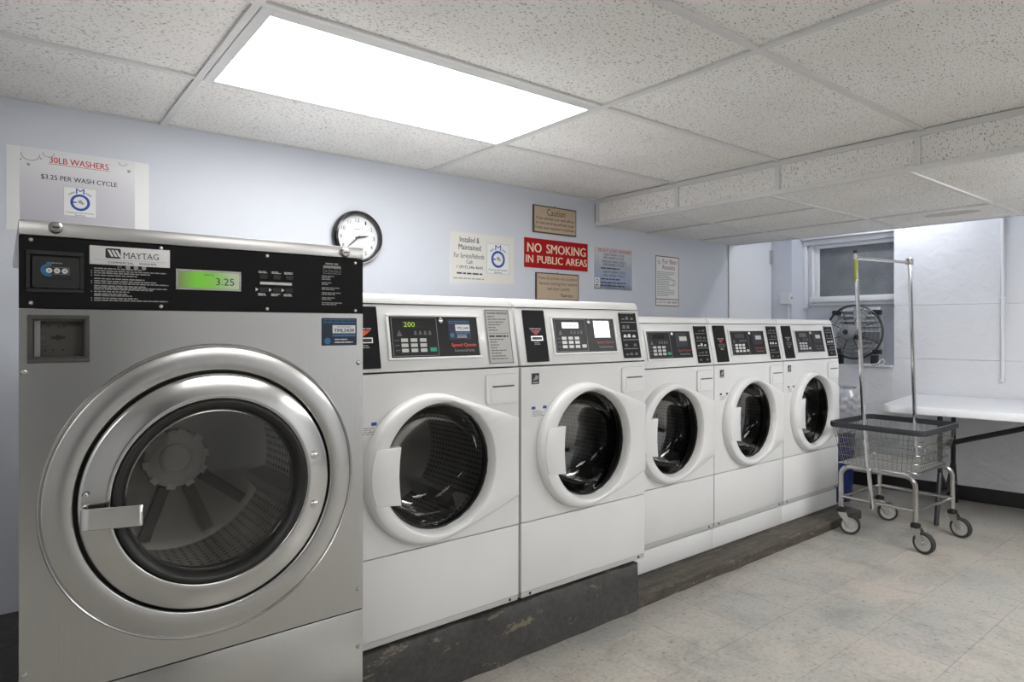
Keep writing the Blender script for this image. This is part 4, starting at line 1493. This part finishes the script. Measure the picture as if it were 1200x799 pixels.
# service notice
t, add = sign('service_notice', 'cream service notice with a blue ring logo to the right of the clock', 1.849, 1.437, None)
add('sleeve', MB().box(0, 0.437, 0, 0.291, 0.0004, 0.0010), 'sleeve_grey')
pg = add('page', MB().box(0.006, 0.43, 0.014, 0.278, 0.0010, 0.0016), 'paper_cream')
for s_, a, b, y0, y1, bo in (('Installed &', 0.062, 0.190, 0.226, 0.256, 0.012), ('Maintained', 0.055, 0.200, 0.186, 0.216, 0.012), ('For Service/Refunds', 0.025, 0.222, 0.142, 0.168, 0.006), ('Call:', 0.105, 0.148, 0.113, 0.133, 0.006), ('1 (917) 246-4643', 0.045, 0.212, 0.081, 0.101, 0.02)):
    add('lettering', put_text(MB(), s_, a, b, y0, y1, 0.0018, bo), 'print_ink', pg)
add('small_print', word_bars(MB(), 0.022, 0.230, (0.029,), 0.007, 0.0019, (0.97, 1)), 'print_grey', pg)
add('small_print', word_bars(MB(), 0.043, 0.212, (0.055,), 0.009, 0.0019, (0.97, 1)), 'print_ink', pg)
round_logo(add, 0.318, 0.155, 0.158, 0.0016)


def wood_sign(name, label, x0, x1, z0, z1, lines):
    t, add = sign(name, label, x0, z0, None)
    W, H = x1 - x0, z1 - z0
    bk = add('board', MB().box(0, W, 0, H, 0.0005, 0.010, 0.001, 1), 'sign_brown')
    fc = add('face', MB().box(0.007, W - 0.007, 0.007, H - 0.007, 0.010, 0.0112), 'sign_tan')
    for s_, a, b, c, d, bo in lines:
        add('lettering', put_text(MB(), s_, a * W, b * W, c * H, d * H, 0.0116, bo), 'sign_brown', fc)
    hk = MB().tube([(W / 2, H, 0.006), (W / 2, H + 0.010, 0.006)], 0.0018, 6)
    add('nail', hk, 'print_black')


wood_sign('caution_sign', 'tan caution plaque highest on the wall above the red sign', 2.419, 2.763, 1.762, 1.9235,
          [('Caution', 0.30, 0.73, 0.66, 0.90, 0.0), ('If you overload, your wash will not', 0.06, 0.95, 0.46, 0.60, 0.01),
           ('be clean and drying will take longer', 0.05, 0.95, 0.29, 0.43, 0.01), ('It may cause equipment breakdowns', 0.04, 0.96, 0.12, 0.26, 0.01)])
wood_sign('courtesy_sign', 'tan courtesy plaque with dark lettering below the red sign', 2.439, 2.784, 1.368, 1.5305,
          [('Please be prompt and courteous', 0.05, 0.95, 0.72, 0.86, 0.0), ('Remove clothing from washers', 0.07, 0.95, 0.52, 0.67, 0.0),
           ('and dryers quickly', 0.25, 0.78, 0.34, 0.48, 0.0), ('Thank you', 0.55, 0.84, 0.10, 0.25, 0.02)])

t, add = sign('no_smoking_sign', 'red no smoking sign with cream lettering', 2.355, 1.5555, None)
pg = add('board', MB().box(0, 0.511, 0, 0.1715, 0.0005, 0.006, 0.001, 1), 'sign_red')
for s_, a, b, y0, y1 in (('NO', 0.021, 0.128, 0.090, 0.143), ('SMOKING', 0.168, 0.491, 0.090, 0.143), ('IN', 0.011, 0.064, 0.028, 0.072), ('PUBLIC', 0.097, 0.298, 0.028, 0.072), ('AREAS', 0.322, 0.502, 0.028, 0.072)):
    add('lettering', put_text(MB(), s_, a, b, y0, y1, 0.0064, 0.022), 'sign_cream', pg)

t, add = sign('wash_price_sheet', 'blue-grey laminated wash price sheet to the right of the red sign', 2.897, 1.442, None)
add('sleeve', MB().box(0, 0.415, 0, 0.288, 0.0004, 0.0010), 'sleeve_grey')
pg = add('page', MB().box(0.030, 0.386, 0.010, 0.276, 0.0010, 0.0016), 'page_blue')
b_ = MB()
put_text(b_, 'FRONT LOAD WASHERS', 0.066, 0.380, 0.248, 0.270, 0.0018, 0.01)
add('red_lettering', b_, 'print_red', pg)
b_ = MB()
for s_, a, b, y in (('LIGHT WASH CYCLE', 0.115, 0.310, 0.226), ('PER WASH CYCLE', 0.115, 0.305, 0.206), ('MEDIUM WASH CYCLE', 0.105, 0.320, 0.182), ('PER WASH CYCLE', 0.115, 0.305, 0.162),
                    ('HEAVY WASH CYCLE', 0.110, 0.320, 0.115), ('PER WASH CYCLE', 0.115, 0.315, 0.093)):
    put_text(b_, s_, a, b, y, y + 0.014, 0.0018, 0.01)
word_bars(b_, 0.09, 0.34, (0.141, 0.072, 0.050, 0.030), 0.008, 0.002, (0.7, 1))
add('black_lettering', b_, 'print_black', pg)
lc = add('logo_card', MB().box(0.036, 0.078, 0.020, 0.082, 0.0016, 0.0022), 'paper_white')
add('ring', MB().lathe([(0.014, 0.0026), (0.009, 0.0026), (0.009, 0.002), (0.014, 0.002)], (0.057, 0.060, 0), 'z', 20, closed=True), 'print_black', lc)
add('caption', word_bars(MB(), 0.040, 0.074, (0.034, 0.025), 0.006, 0.0026, (0.9, 1)), 'print_black', lc)

t, add = sign('rules_sheet', 'narrow white rules sheet with a dark border, nearest the door', 3.508, 1.305, None)
add('sleeve', MB().box(0, 0.292, 0, 0.440, 0.0004, 0.0010), 'sleeve_grey')
bd = add('page_border', MB().box(0.018, 0.274, 0.052, 0.400, 0.0010, 0.0014), 'maroon')
pg = add('page', MB().box(0.024, 0.268, 0.103, 0.394, 0.0014, 0.0019), 'paper_white')
ft = add('footer', MB().box(0.024, 0.268, 0.058, 0.097, 0.0014, 0.0019), 'paper_white')
b_ = MB()
put_text(b_, 'For Best', 0.094, 0.250, 0.348, 0.380, 0.0022)
put_text(b_, 'Results', 0.094, 0.230, 0.308, 0.338, 0.0022)
add('red_lettering', b_, 'dull_red', pg)
b_ = MB()
word_bars(b_, 0.034, 0.235, [0.285 - 0.0125 * k for k in range(14)], 0.0055, 0.0022, (0.55, 1))
b_.lathe([(0.014, 0.0024), (0.008, 0.0024), (0.008, 0.0019), (0.014, 0.0019)], (0.055, 0.355, 0), 'z', 16, closed=True)
b_.lathe([(0.015, 0.0024), (0.011, 0.0024), (0.011, 0.0019), (0.015, 0.0019)], (0.222, 0.222, 0), 'z', 16, closed=True)
add('small_print', b_, 'print_grey', pg)
b_ = MB()
put_text(b_, '1 (917) 246-4643', 0.036, 0.256, 0.066, 0.088, 0.0022, 0.01)
add('footer_lettering', b_, 'maroon', ft)

# electrical box beside the window
sb = empty('switch_box', (wx(2.76), 2.76, 1.40))
sb.rotation_euler = (0, 0, math.atan(0.18))
tag(sb, 'small white electrical box on the corner wall beside the window', 'switch')
MB().box(-0.040, -0.001, -0.045, 0.040, 0.0, 0.092, 0.003).build('box', 'switch_plastic', sb)
MB().box(-0.044, -0.040, -0.040, 0.035, 0.006, 0.086, 0.001, 1).build('cover_plate', 'switch_plastic', sb)
MB().box(-0.026, -0.014, -0.049, -0.045, 0.040, 0.060, 0.001, 1).build('knob', 'print_black', sb)
MB().tube([(-0.018, -0.02, 0.0), (-0.018, -0.02, -0.40)], 0.006, 8).build('conduit', 'white_trim', sb)

# ------------------------------------------------------------------ fan on the window ledge
fa = empty('ventilation_fan', (5.20, 2.26, 0.9225))
tag(fa, 'round black wire-cage ventilation fan standing on the ledge below the window', 'fan')
FZ = 0.2515
FR = 0.205
MB().lathe([(FR, -0.062), (FR + 0.006, -0.056), (FR + 0.006, -0.044), (FR, -0.038), (FR - 0.006, -0.044), (FR - 0.006, -0.056)], (0, 0, FZ), 'x', 64, closed=True).build('drum_ring', 'fan_wire', fa)
for k in range(8):
    a = R(22.5 + 45 * k)
    p = lambda r_, x_: (x_, r_ * math.cos(a), FZ + r_ * math.sin(a))
    MB().tube([p(0.055, -0.115), p(0.12, -0.112), p(0.18, -0.095), p(FR, -0.055)], 0.0028, 6).build('guard_spoke', 'fan_wire', fa)
for r_, x_ in ((0.075, -0.116), (0.105, -0.114), (0.135, -0.109), (0.165, -0.101), (0.188, -0.086)):
    pts = [(x_, r_ * math.cos(2 * math.pi * k / 40), FZ + r_ * math.sin(2 * math.pi * k / 40)) for k in range(40)]
    MB().tube(pts, 0.0012, 5, True).build('guard_ring', 'fan_wire', fa)
MB().lathe([(0, -0.200), (0.030, -0.198), (0.052, -0.185), (0.058, -0.165), (0.058, -0.075), (0.040, -0.065), (0, -0.065)], (0, 0, FZ), 'x', 32).build('motor', 'fan_motor', fa)
MB().lathe([(0, -0.204), (0.018, -0.203), (0.021, -0.198), (0.021, -0.19)], (0, 0, FZ), 'x', 20).build('motor_cap', 'fan_wire', fa)
MB().box(-0.16, -0.07, -0.075, -0.04, FZ - 0.055, FZ - 0.02, 0.004).build('capacitor_box', 'black_plastic', fa)
MB().tube([(-0.09, -0.057, FZ + 0.02), (-0.13, -0.066, FZ + 0.02)], 0.011, 10).build('white_cap', 'white_plastic', fa)
for k in range(4):
    a = R(15 + 90 * k)
    bl = MB()
    pts = []
    N = 8
    lo, hi = [], []
    for i in range(N):
        r_ = 0.045 + (0.19 - 0.045) * i / (N - 1)
        sw = 0.16 + 0.12 * math.sin(i / (N - 1) * 2.2)
        for sgn, L in ((-1, lo), (1, hi)):
            aa = a + sgn * sw
            L.append(Vector((-0.035 + sgn * 0.022, r_ * math.cos(aa), FZ + r_ * math.sin(aa))))
    th = Vector((0.003, 0, 0))
    bl.loft([[q for q in lo] + [q for q in hi[::-1]], [q + th for q in lo] + [q + th for q in hi[::-1]]], True, True)
    bl.build('blade', 'fan_blade', fa)
for sy, sz in ((-1, -1), (-1, 1), (1, -1), (1, 1)):
    MB().box(-0.055, 0.035, sy * 0.150 - 0.018, sy * 0.150 + 0.018, FZ + sz * 0.150 - 0.018, FZ + sz * 0.150 + 0.018, 0.003).build('corner_bracket', 'black_plastic', fa)
MB().box(0.042, 0.05, -0.17, 0.17, FZ - 0.17, FZ + 0.17).build('shutter_panel', 'shutter_grey', fa)
for k in range(9):
    z = FZ - 0.16 + k * 0.04
    MB().prism([(0.020, z), (0.024, z - 0.002), (0.044, z + 0.030), (0.040, z + 0.032)], -0.155, 0.155, 'xz').build('shutter_slat', 'shutter_grey', fa)
for sy in (-0.13, 0.13):
    MB().box(-0.05, 0.04, sy - 0.012, sy + 0.012, 0.0, 0.075, 0.002).build('foot', 'fan_wire', fa)

cdw = MB()
cdw.tube([(5.105, 2.20, 0.929), (5.105, 2.12, 0.930), (5.115, 2.075, 0.938), (5.12, 2.06, 0.965), (5.125, 2.045, 0.975), (5.13, 2.035, 0.955), (5.13, 2.045, 0.935), (5.12, 2.06, 0.930)], 0.005, 8)
tag(cdw.build('power_cord', 'white_plastic'), 'white power cord looped on the ledge in front of the fan', 'cord')

# ------------------------------------------------------------------ wire laundry cart
ct = empty('laundry_cart', (4.10, 1.56, 0))
tag(ct, 'chrome wire laundry cart on casters with a hanging bar, in front of the table', 'cart')
CX, CY = 4.10, 1.56
c_ = lambda x, y, z: (x - CX, y - CY, z)
LX = (3.868, 4.332)
LY = {3.868: (1.378, 1.772), 4.332: (1.350, 1.748)}
for x in LX:
    ya, yb = LY[x]
    pts = [(x, ya, 0.155)]
    for k in range(7):
        a = R(90 * k / 6)
        pts.append((x, ya + 0.055 - 0.055 * math.cos(a), 0.340 + 0.055 * math.sin(a)))
    for k in range(7):
        a = R(90 * k / 6)
        pts.append((x, yb - 0.055 + 0.055 * math.sin(a), 0.340 + 0.055 * math.cos(a)))
    pts.append((x, yb, 0.155))
    MB().tube([c_(*p) for p in pts], 0.0135, 10).build('leg_frame', 'worn_chrome', ct)
    MB().tube([c_(x, ya, 0.215), c_(x, yb, 0.215)], 0.0105, 10).build('side_rail', 'worn_chrome', ct)
for k in (0, 1):
    MB().tube([c_(LX[0], LY[LX[0]][k], 0.215), c_(LX[1], LY[LX[1]][k], 0.215)], 0.0085, 10).build('cross_rail', 'worn_chrome', ct)
for y in (1.46, 1.66):
    MB().tube([c_(3.868, y, 0.395), c_(4.332, y, 0.395)], 0.008, 8).build('basket_bearer', 'worn_chrome', ct)
# casters
heads = {0: (0.41, -0.91), 1: (-0.19, -0.98), 2: (0.41, -0.91), 3: (-0.19, -0.98)}
WR = 0.056
for n_, (x, y, hd_) in enumerate(((3.868, 1.772, heads[0]), (3.868, 1.378, heads[1]), (4.332, 1.748, heads[2]), (4.332, 1.350, heads[3]))):
    ca = math.atan2(hd_[1], hd_[0])
    ro = (0, 0, ca)
    l_ = c_(x, y, 0)
    cs_ = MB()
    cs_.lathe([(0, 0.165), (0.011, 0.165), (0.011, 0.150), (0.024, 0.147), (0.026, 0.138), (0.026, 0.128), (0, 0.128)], (0, 0, 0), 'z', 18)
    cso = cs_.build('caster', 'deep_black', ct, l_, ro)
    fk = MB()
    for s_ in (-1, 1):
        fk.prism([(-0.016, 0.130), (0.024, 0.130), (0.056, 0.060), (0.050, 0.046), (0.038, 0.050), (-0.012, 0.110)], s_ * 0.019 - 0.0015, s_ * 0.019 + 0.0015, 'xz')
    fk.box(-0.016, 0.024, -0.0205, 0.0205, 0.126, 0.130)
    fk.tube([(0.045, -0.025, WR), (0.045, 0.025, WR)], 0.006, 8)
    fk.build('fork', 'worn_chrome', cso)
    MB().lathe([(WR, -0.011), (WR, 0.011), (WR - 0.004, 0.0145), (WR - 0.013, 0.0145), (WR - 0.013, -0.0145), (WR - 0.004, -0.0145)], (0.045, 0, WR), 'y', 32, closed=True).build('tyre', 'tyre_rubber', cso)
    MB().lathe([(0, -0.015), (0.012, -0.015), (0.014, -0.010), (0.030, -0.009), (0.034, -0.0125), (WR - 0.012, -0.0125), (WR - 0.012, 0.0125), (0.034, 0.0125), (0.030, 0.009), (0.014, 0.010), (0.012, 0.015), (0, 0.015)], (0.045, 0, WR), 'y', 28).build('wheel', 'wheel_grey', cso)
# uprights and hanging bar
up1 = [(3.848, 1.590, 0.185), (3.846, 1.636, 0.70), (3.846, 1.682, 1.645)]
up2 = [(4.305, 1.530, 0.400), (4.305, 1.538, 0.70), (4.305, 1.566, 1.628)]
for u_ in (up1, up2):
    uo = MB().tube([c_(*p) for p in u_], 0.0115, 10).build('upright', 'chrome', ct)
MB().tube([c_(3.8455, 1.6755, 1.470), c_(3.8455, 1.6795, 1.600)], 0.0122, 10).build('grip_tape', 'bar_yellow', ct)
MB().tube([c_(3.850, 1.680, 1.606), c_(4.305, 1.565, 1.600)], 0.010, 10).build('hanging_bar', 'chrome', ct)
MB().box(*[v for p in zip(c_(4.289, 1.549, 1.585), c_(4.321, 1.583, 1.622)) for v in p], 0.002).build('bar_bracket', 'worn_chrome', ct)
MB().lathe([(0, 1.652), (0.010, 1.650), (0.013, 1.642), (0.013, 1.632), (0, 1.632)], c_(3.846, 1.682, 0), 'z', 12).build('end_cap', 'black_plastic', ct)
# basket
def rr_loop(x0, x1, y0, y1, r, z, n=5):
    pts = []
    for cx, cy, a in ((x1 - r, y1 - r, 0), (x0 + r, y1 - r, 90), (x0 + r, y0 + r, 180), (x1 - r, y0 + r, 270)):
        for i in range(n):
            t = R(a + 90 * i / (n - 1))
            pts.append(c_(cx + r * math.cos(t), cy + r * math.sin(t), z))
    return pts


rim = dict(x0=3.835, x1=4.385, y0=1.325, y1=1.835)
bot = dict(x0=3.880, x1=4.335, y0=1.375, y1=1.790)
rl = MB()
o_ = rr_loop(**rim, r=0.05, z=0.622)
i_ = rr_loop(rim['x0'] + 0.012, rim['x1'] - 0.012, rim['y0'] + 0.012, rim['y1'] - 0.012, 0.04, 0.622)
lift = lambda L, dz: [(p[0], p[1], p[2] + dz) for p in L]
o2 = rr_loop(rim['x0'] - 0.004, rim['x1'] + 0.004, rim['y0'] - 0.004, rim['y1'] + 0.004, 0.054, 0.637)
rl.loft([i_, o_, o2, lift(o_, 0.031), lift(i_, 0.031), i_])
rl.build('rim_bumper', 'bumper', ct, angle=60)


def side_pt(f, z):
    """point on the basket wall at fraction f of the way round"""
    k = (z - 0.412) / (0.625 - 0.412)
    x0 = bot['x0'] + (rim['x0'] + 0.008 - bot['x0']) * k
    x1 = bot['x1'] + (rim['x1'] - 0.008 - bot['x1']) * k
    y0 = bot['y0'] + (rim['y0'] + 0.008 - bot['y0']) * k
    y1 = bot['y1'] + (rim['y1'] - 0.008 - bot['y1']) * k
    loop = rr_loop(x0, x1, y0, y1, 0.04, z, 5)
    return loop


bw = MB()
for z in (0.412, 0.462, 0.512, 0.565):
    bw.tube(side_pt(0, z), 0.0019 if z > 0.42 else 0.0032, 6, True)
bw.build('basket_hoops', 'wire_metal', ct)


def span(a, b, step):
    n = max(1, round((b - a) / step))
    return [a + (b - a) * i / n for i in range(n + 1)]


for nm, fixed in (('x0', 'y'), ('x1', 'y'), ('y0', 'x'), ('y1', 'x')):
    m = MB()
    a0, a1 = (bot['y0'] + 0.03, bot['y1'] - 0.03) if fixed == 'y' else (bot['x0'] + 0.03, bot['x1'] - 0.03)
    t0, t1 = (rim['y0'] + 0.045, rim['y1'] - 0.045) if fixed == 'y' else (rim['x0'] + 0.045, rim['x1'] - 0.045)
    sgn = 1 if nm in ('x0', 'y0') else -1
    n = 15
    for i in range(n + 1):
        f = i / n
        lo, hi = a0 + (a1 - a0) * f, t0 + (t1 - t0) * f
        if fixed == 'y':
            pb, pt = (bot[nm], lo, 0.412), (rim[nm] + sgn * 0.007, hi, 0.640)
        else:
            pb, pt = (lo, bot[nm], 0.412), (hi, rim[nm] + sgn * 0.007, 0.640)
        m.tube([c_(*pb), c_(*pt)], 0.0014, 5)
    m.build('basket_side', 'wire_metal', ct)
bf = MB()
for x in span(bot['x0'], bot['x1'], 0.036):
    bf.box(x - CX - 0.006, x - CX + 0.006, bot['y0'] - CY, bot['y1'] - CY, 0.410, 0.413)
for y in span(bot['y0'], bot['y1'], 0.036):
    bf.box(bot['x0'] - CX, bot['x1'] - CX, y - CY - 0.006, y - CY + 0.006, 0.407, 0.410)
bf.build('basket_floor', 'light_steel', ct)

# ------------------------------------------------------------------ folding table
tb_a = math.atan2(-0.987, 0.158)
tb = empty('folding_table', (4.308, 1.733, -0.006), tb_a)      # local x along the wall towards the viewer, local y towards the wall
tag(tb, 'white plastic folding table with black legs along the right wall', 'table')
ty = lambda v: v
pts = []
TW, TL, rad = 0.915, 1.83, 0.07
for cx, cy, a in ((TL - rad, TW - rad, 0), (rad, TW - rad, 90), (rad, rad, 180), (TL - rad, rad, 270)):
    for i in range(7):
        t_ = R(a + 90 * i / 6)
        pts.append((cx + rad * math.cos(t_), cy + rad * math.sin(t_)))
MB().prism(pts, 0.686, 0.731, 'xy', 0.006, 2).build('tabletop', 'table_white', tb)
for x0 in (0.28, 1.55):
    for y in (0.22, 0.70):
        MB().tube([(x0, y, 0.69), (x0, y, 0.30)], 0.014, 8).build('leg', 'leg_black', tb)
    MB().tube([(x0, 0.22, 0.31), (x0, 0.10, 0.012)], 0.014, 8).build('leg', 'leg_black', tb)
    MB().tube([(x0, 0.70, 0.31), (x0, 0.82, 0.012)], 0.014, 8).build('leg', 'leg_black', tb)
    MB().tube([(x0, 0.22, 0.31), (x0, 0.46, 0.16), (x0, 0.70, 0.31)], 0.013, 8).build('leg_brace', 'leg_black', tb)
    MB().tube([(x0, 0.16, 0.16), (x0, 0.76, 0.16)], 0.014, 8).build('leg_brace', 'leg_black', tb)
    MB().tube([(x0, 0.20, 0.675), (x0, 0.72, 0.675)], 0.014, 8).build('leg_brace', 'leg_black', tb)
    xm = 0.88 if x0 < 1 else 0.95
    for y in (0.40, 0.52):
        MB().tube([(x0, y, 0.46), (xm, y, 0.672)], 0.011, 8).build('diagonal_brace', 'leg_black', tb)
    MB().tube([(x0, 0.22, 0.46), (x0, 0.70, 0.46)], 0.011, 8).build('leg_brace', 'leg_black', tb)

# ------------------------------------------------------------------ blue bin with a clear liner
bn = empty('waste_bin', (4.62, 2.20, 0))
tag(bn, 'blue waste bin with a clear plastic liner between the last washer and the wall', 'bin')
MB().lathe([(0, 0.0), (0.140, 0.0), (0.146, 0.006), (0.176, 0.70), (0.186, 0.705), (0.188, 0.73), (0.180, 0.735), (0.172, 0.70), (0.140, 0.02), (0, 0.02)], (0, 0, 0), 'z', 40).build('bucket', 'bin_blue', bn)
bg = MB()
loops = []
for i in range(28):
    f = i / 27
    z = 0.785 - 0.30 * f if f > 0.12 else 0.785 + (f - 0.06) * 0.05
    lp = []
    for k in range(96):
        a = 2 * math.pi * k / 96
        nn = noise.noise(Vector((math.cos(a) * 3.2, math.sin(a) * 3.2, f * 3.0)))
        n2 = abs(noise.noise(Vector((math.cos(a) * 8 + f * 2, math.sin(a) * 8, f * 6.0)))) * 2 - 0.6
        r_ = 0.200 + 0.006 * math.sin(f * 3) + 0.020 * nn * (0.3 + f) + 0.022 * n2
        if f < 0.12:
            r_ -= 0.012 * (1 - f / 0.12)
        lp.append((r_ * math.cos(a), r_ * math.sin(a), z + 0.018 * nn * f))
    loops.append(lp)
bg.loft(loops)
bg.build('bin_liner', 'bag_film', bn, angle=70)
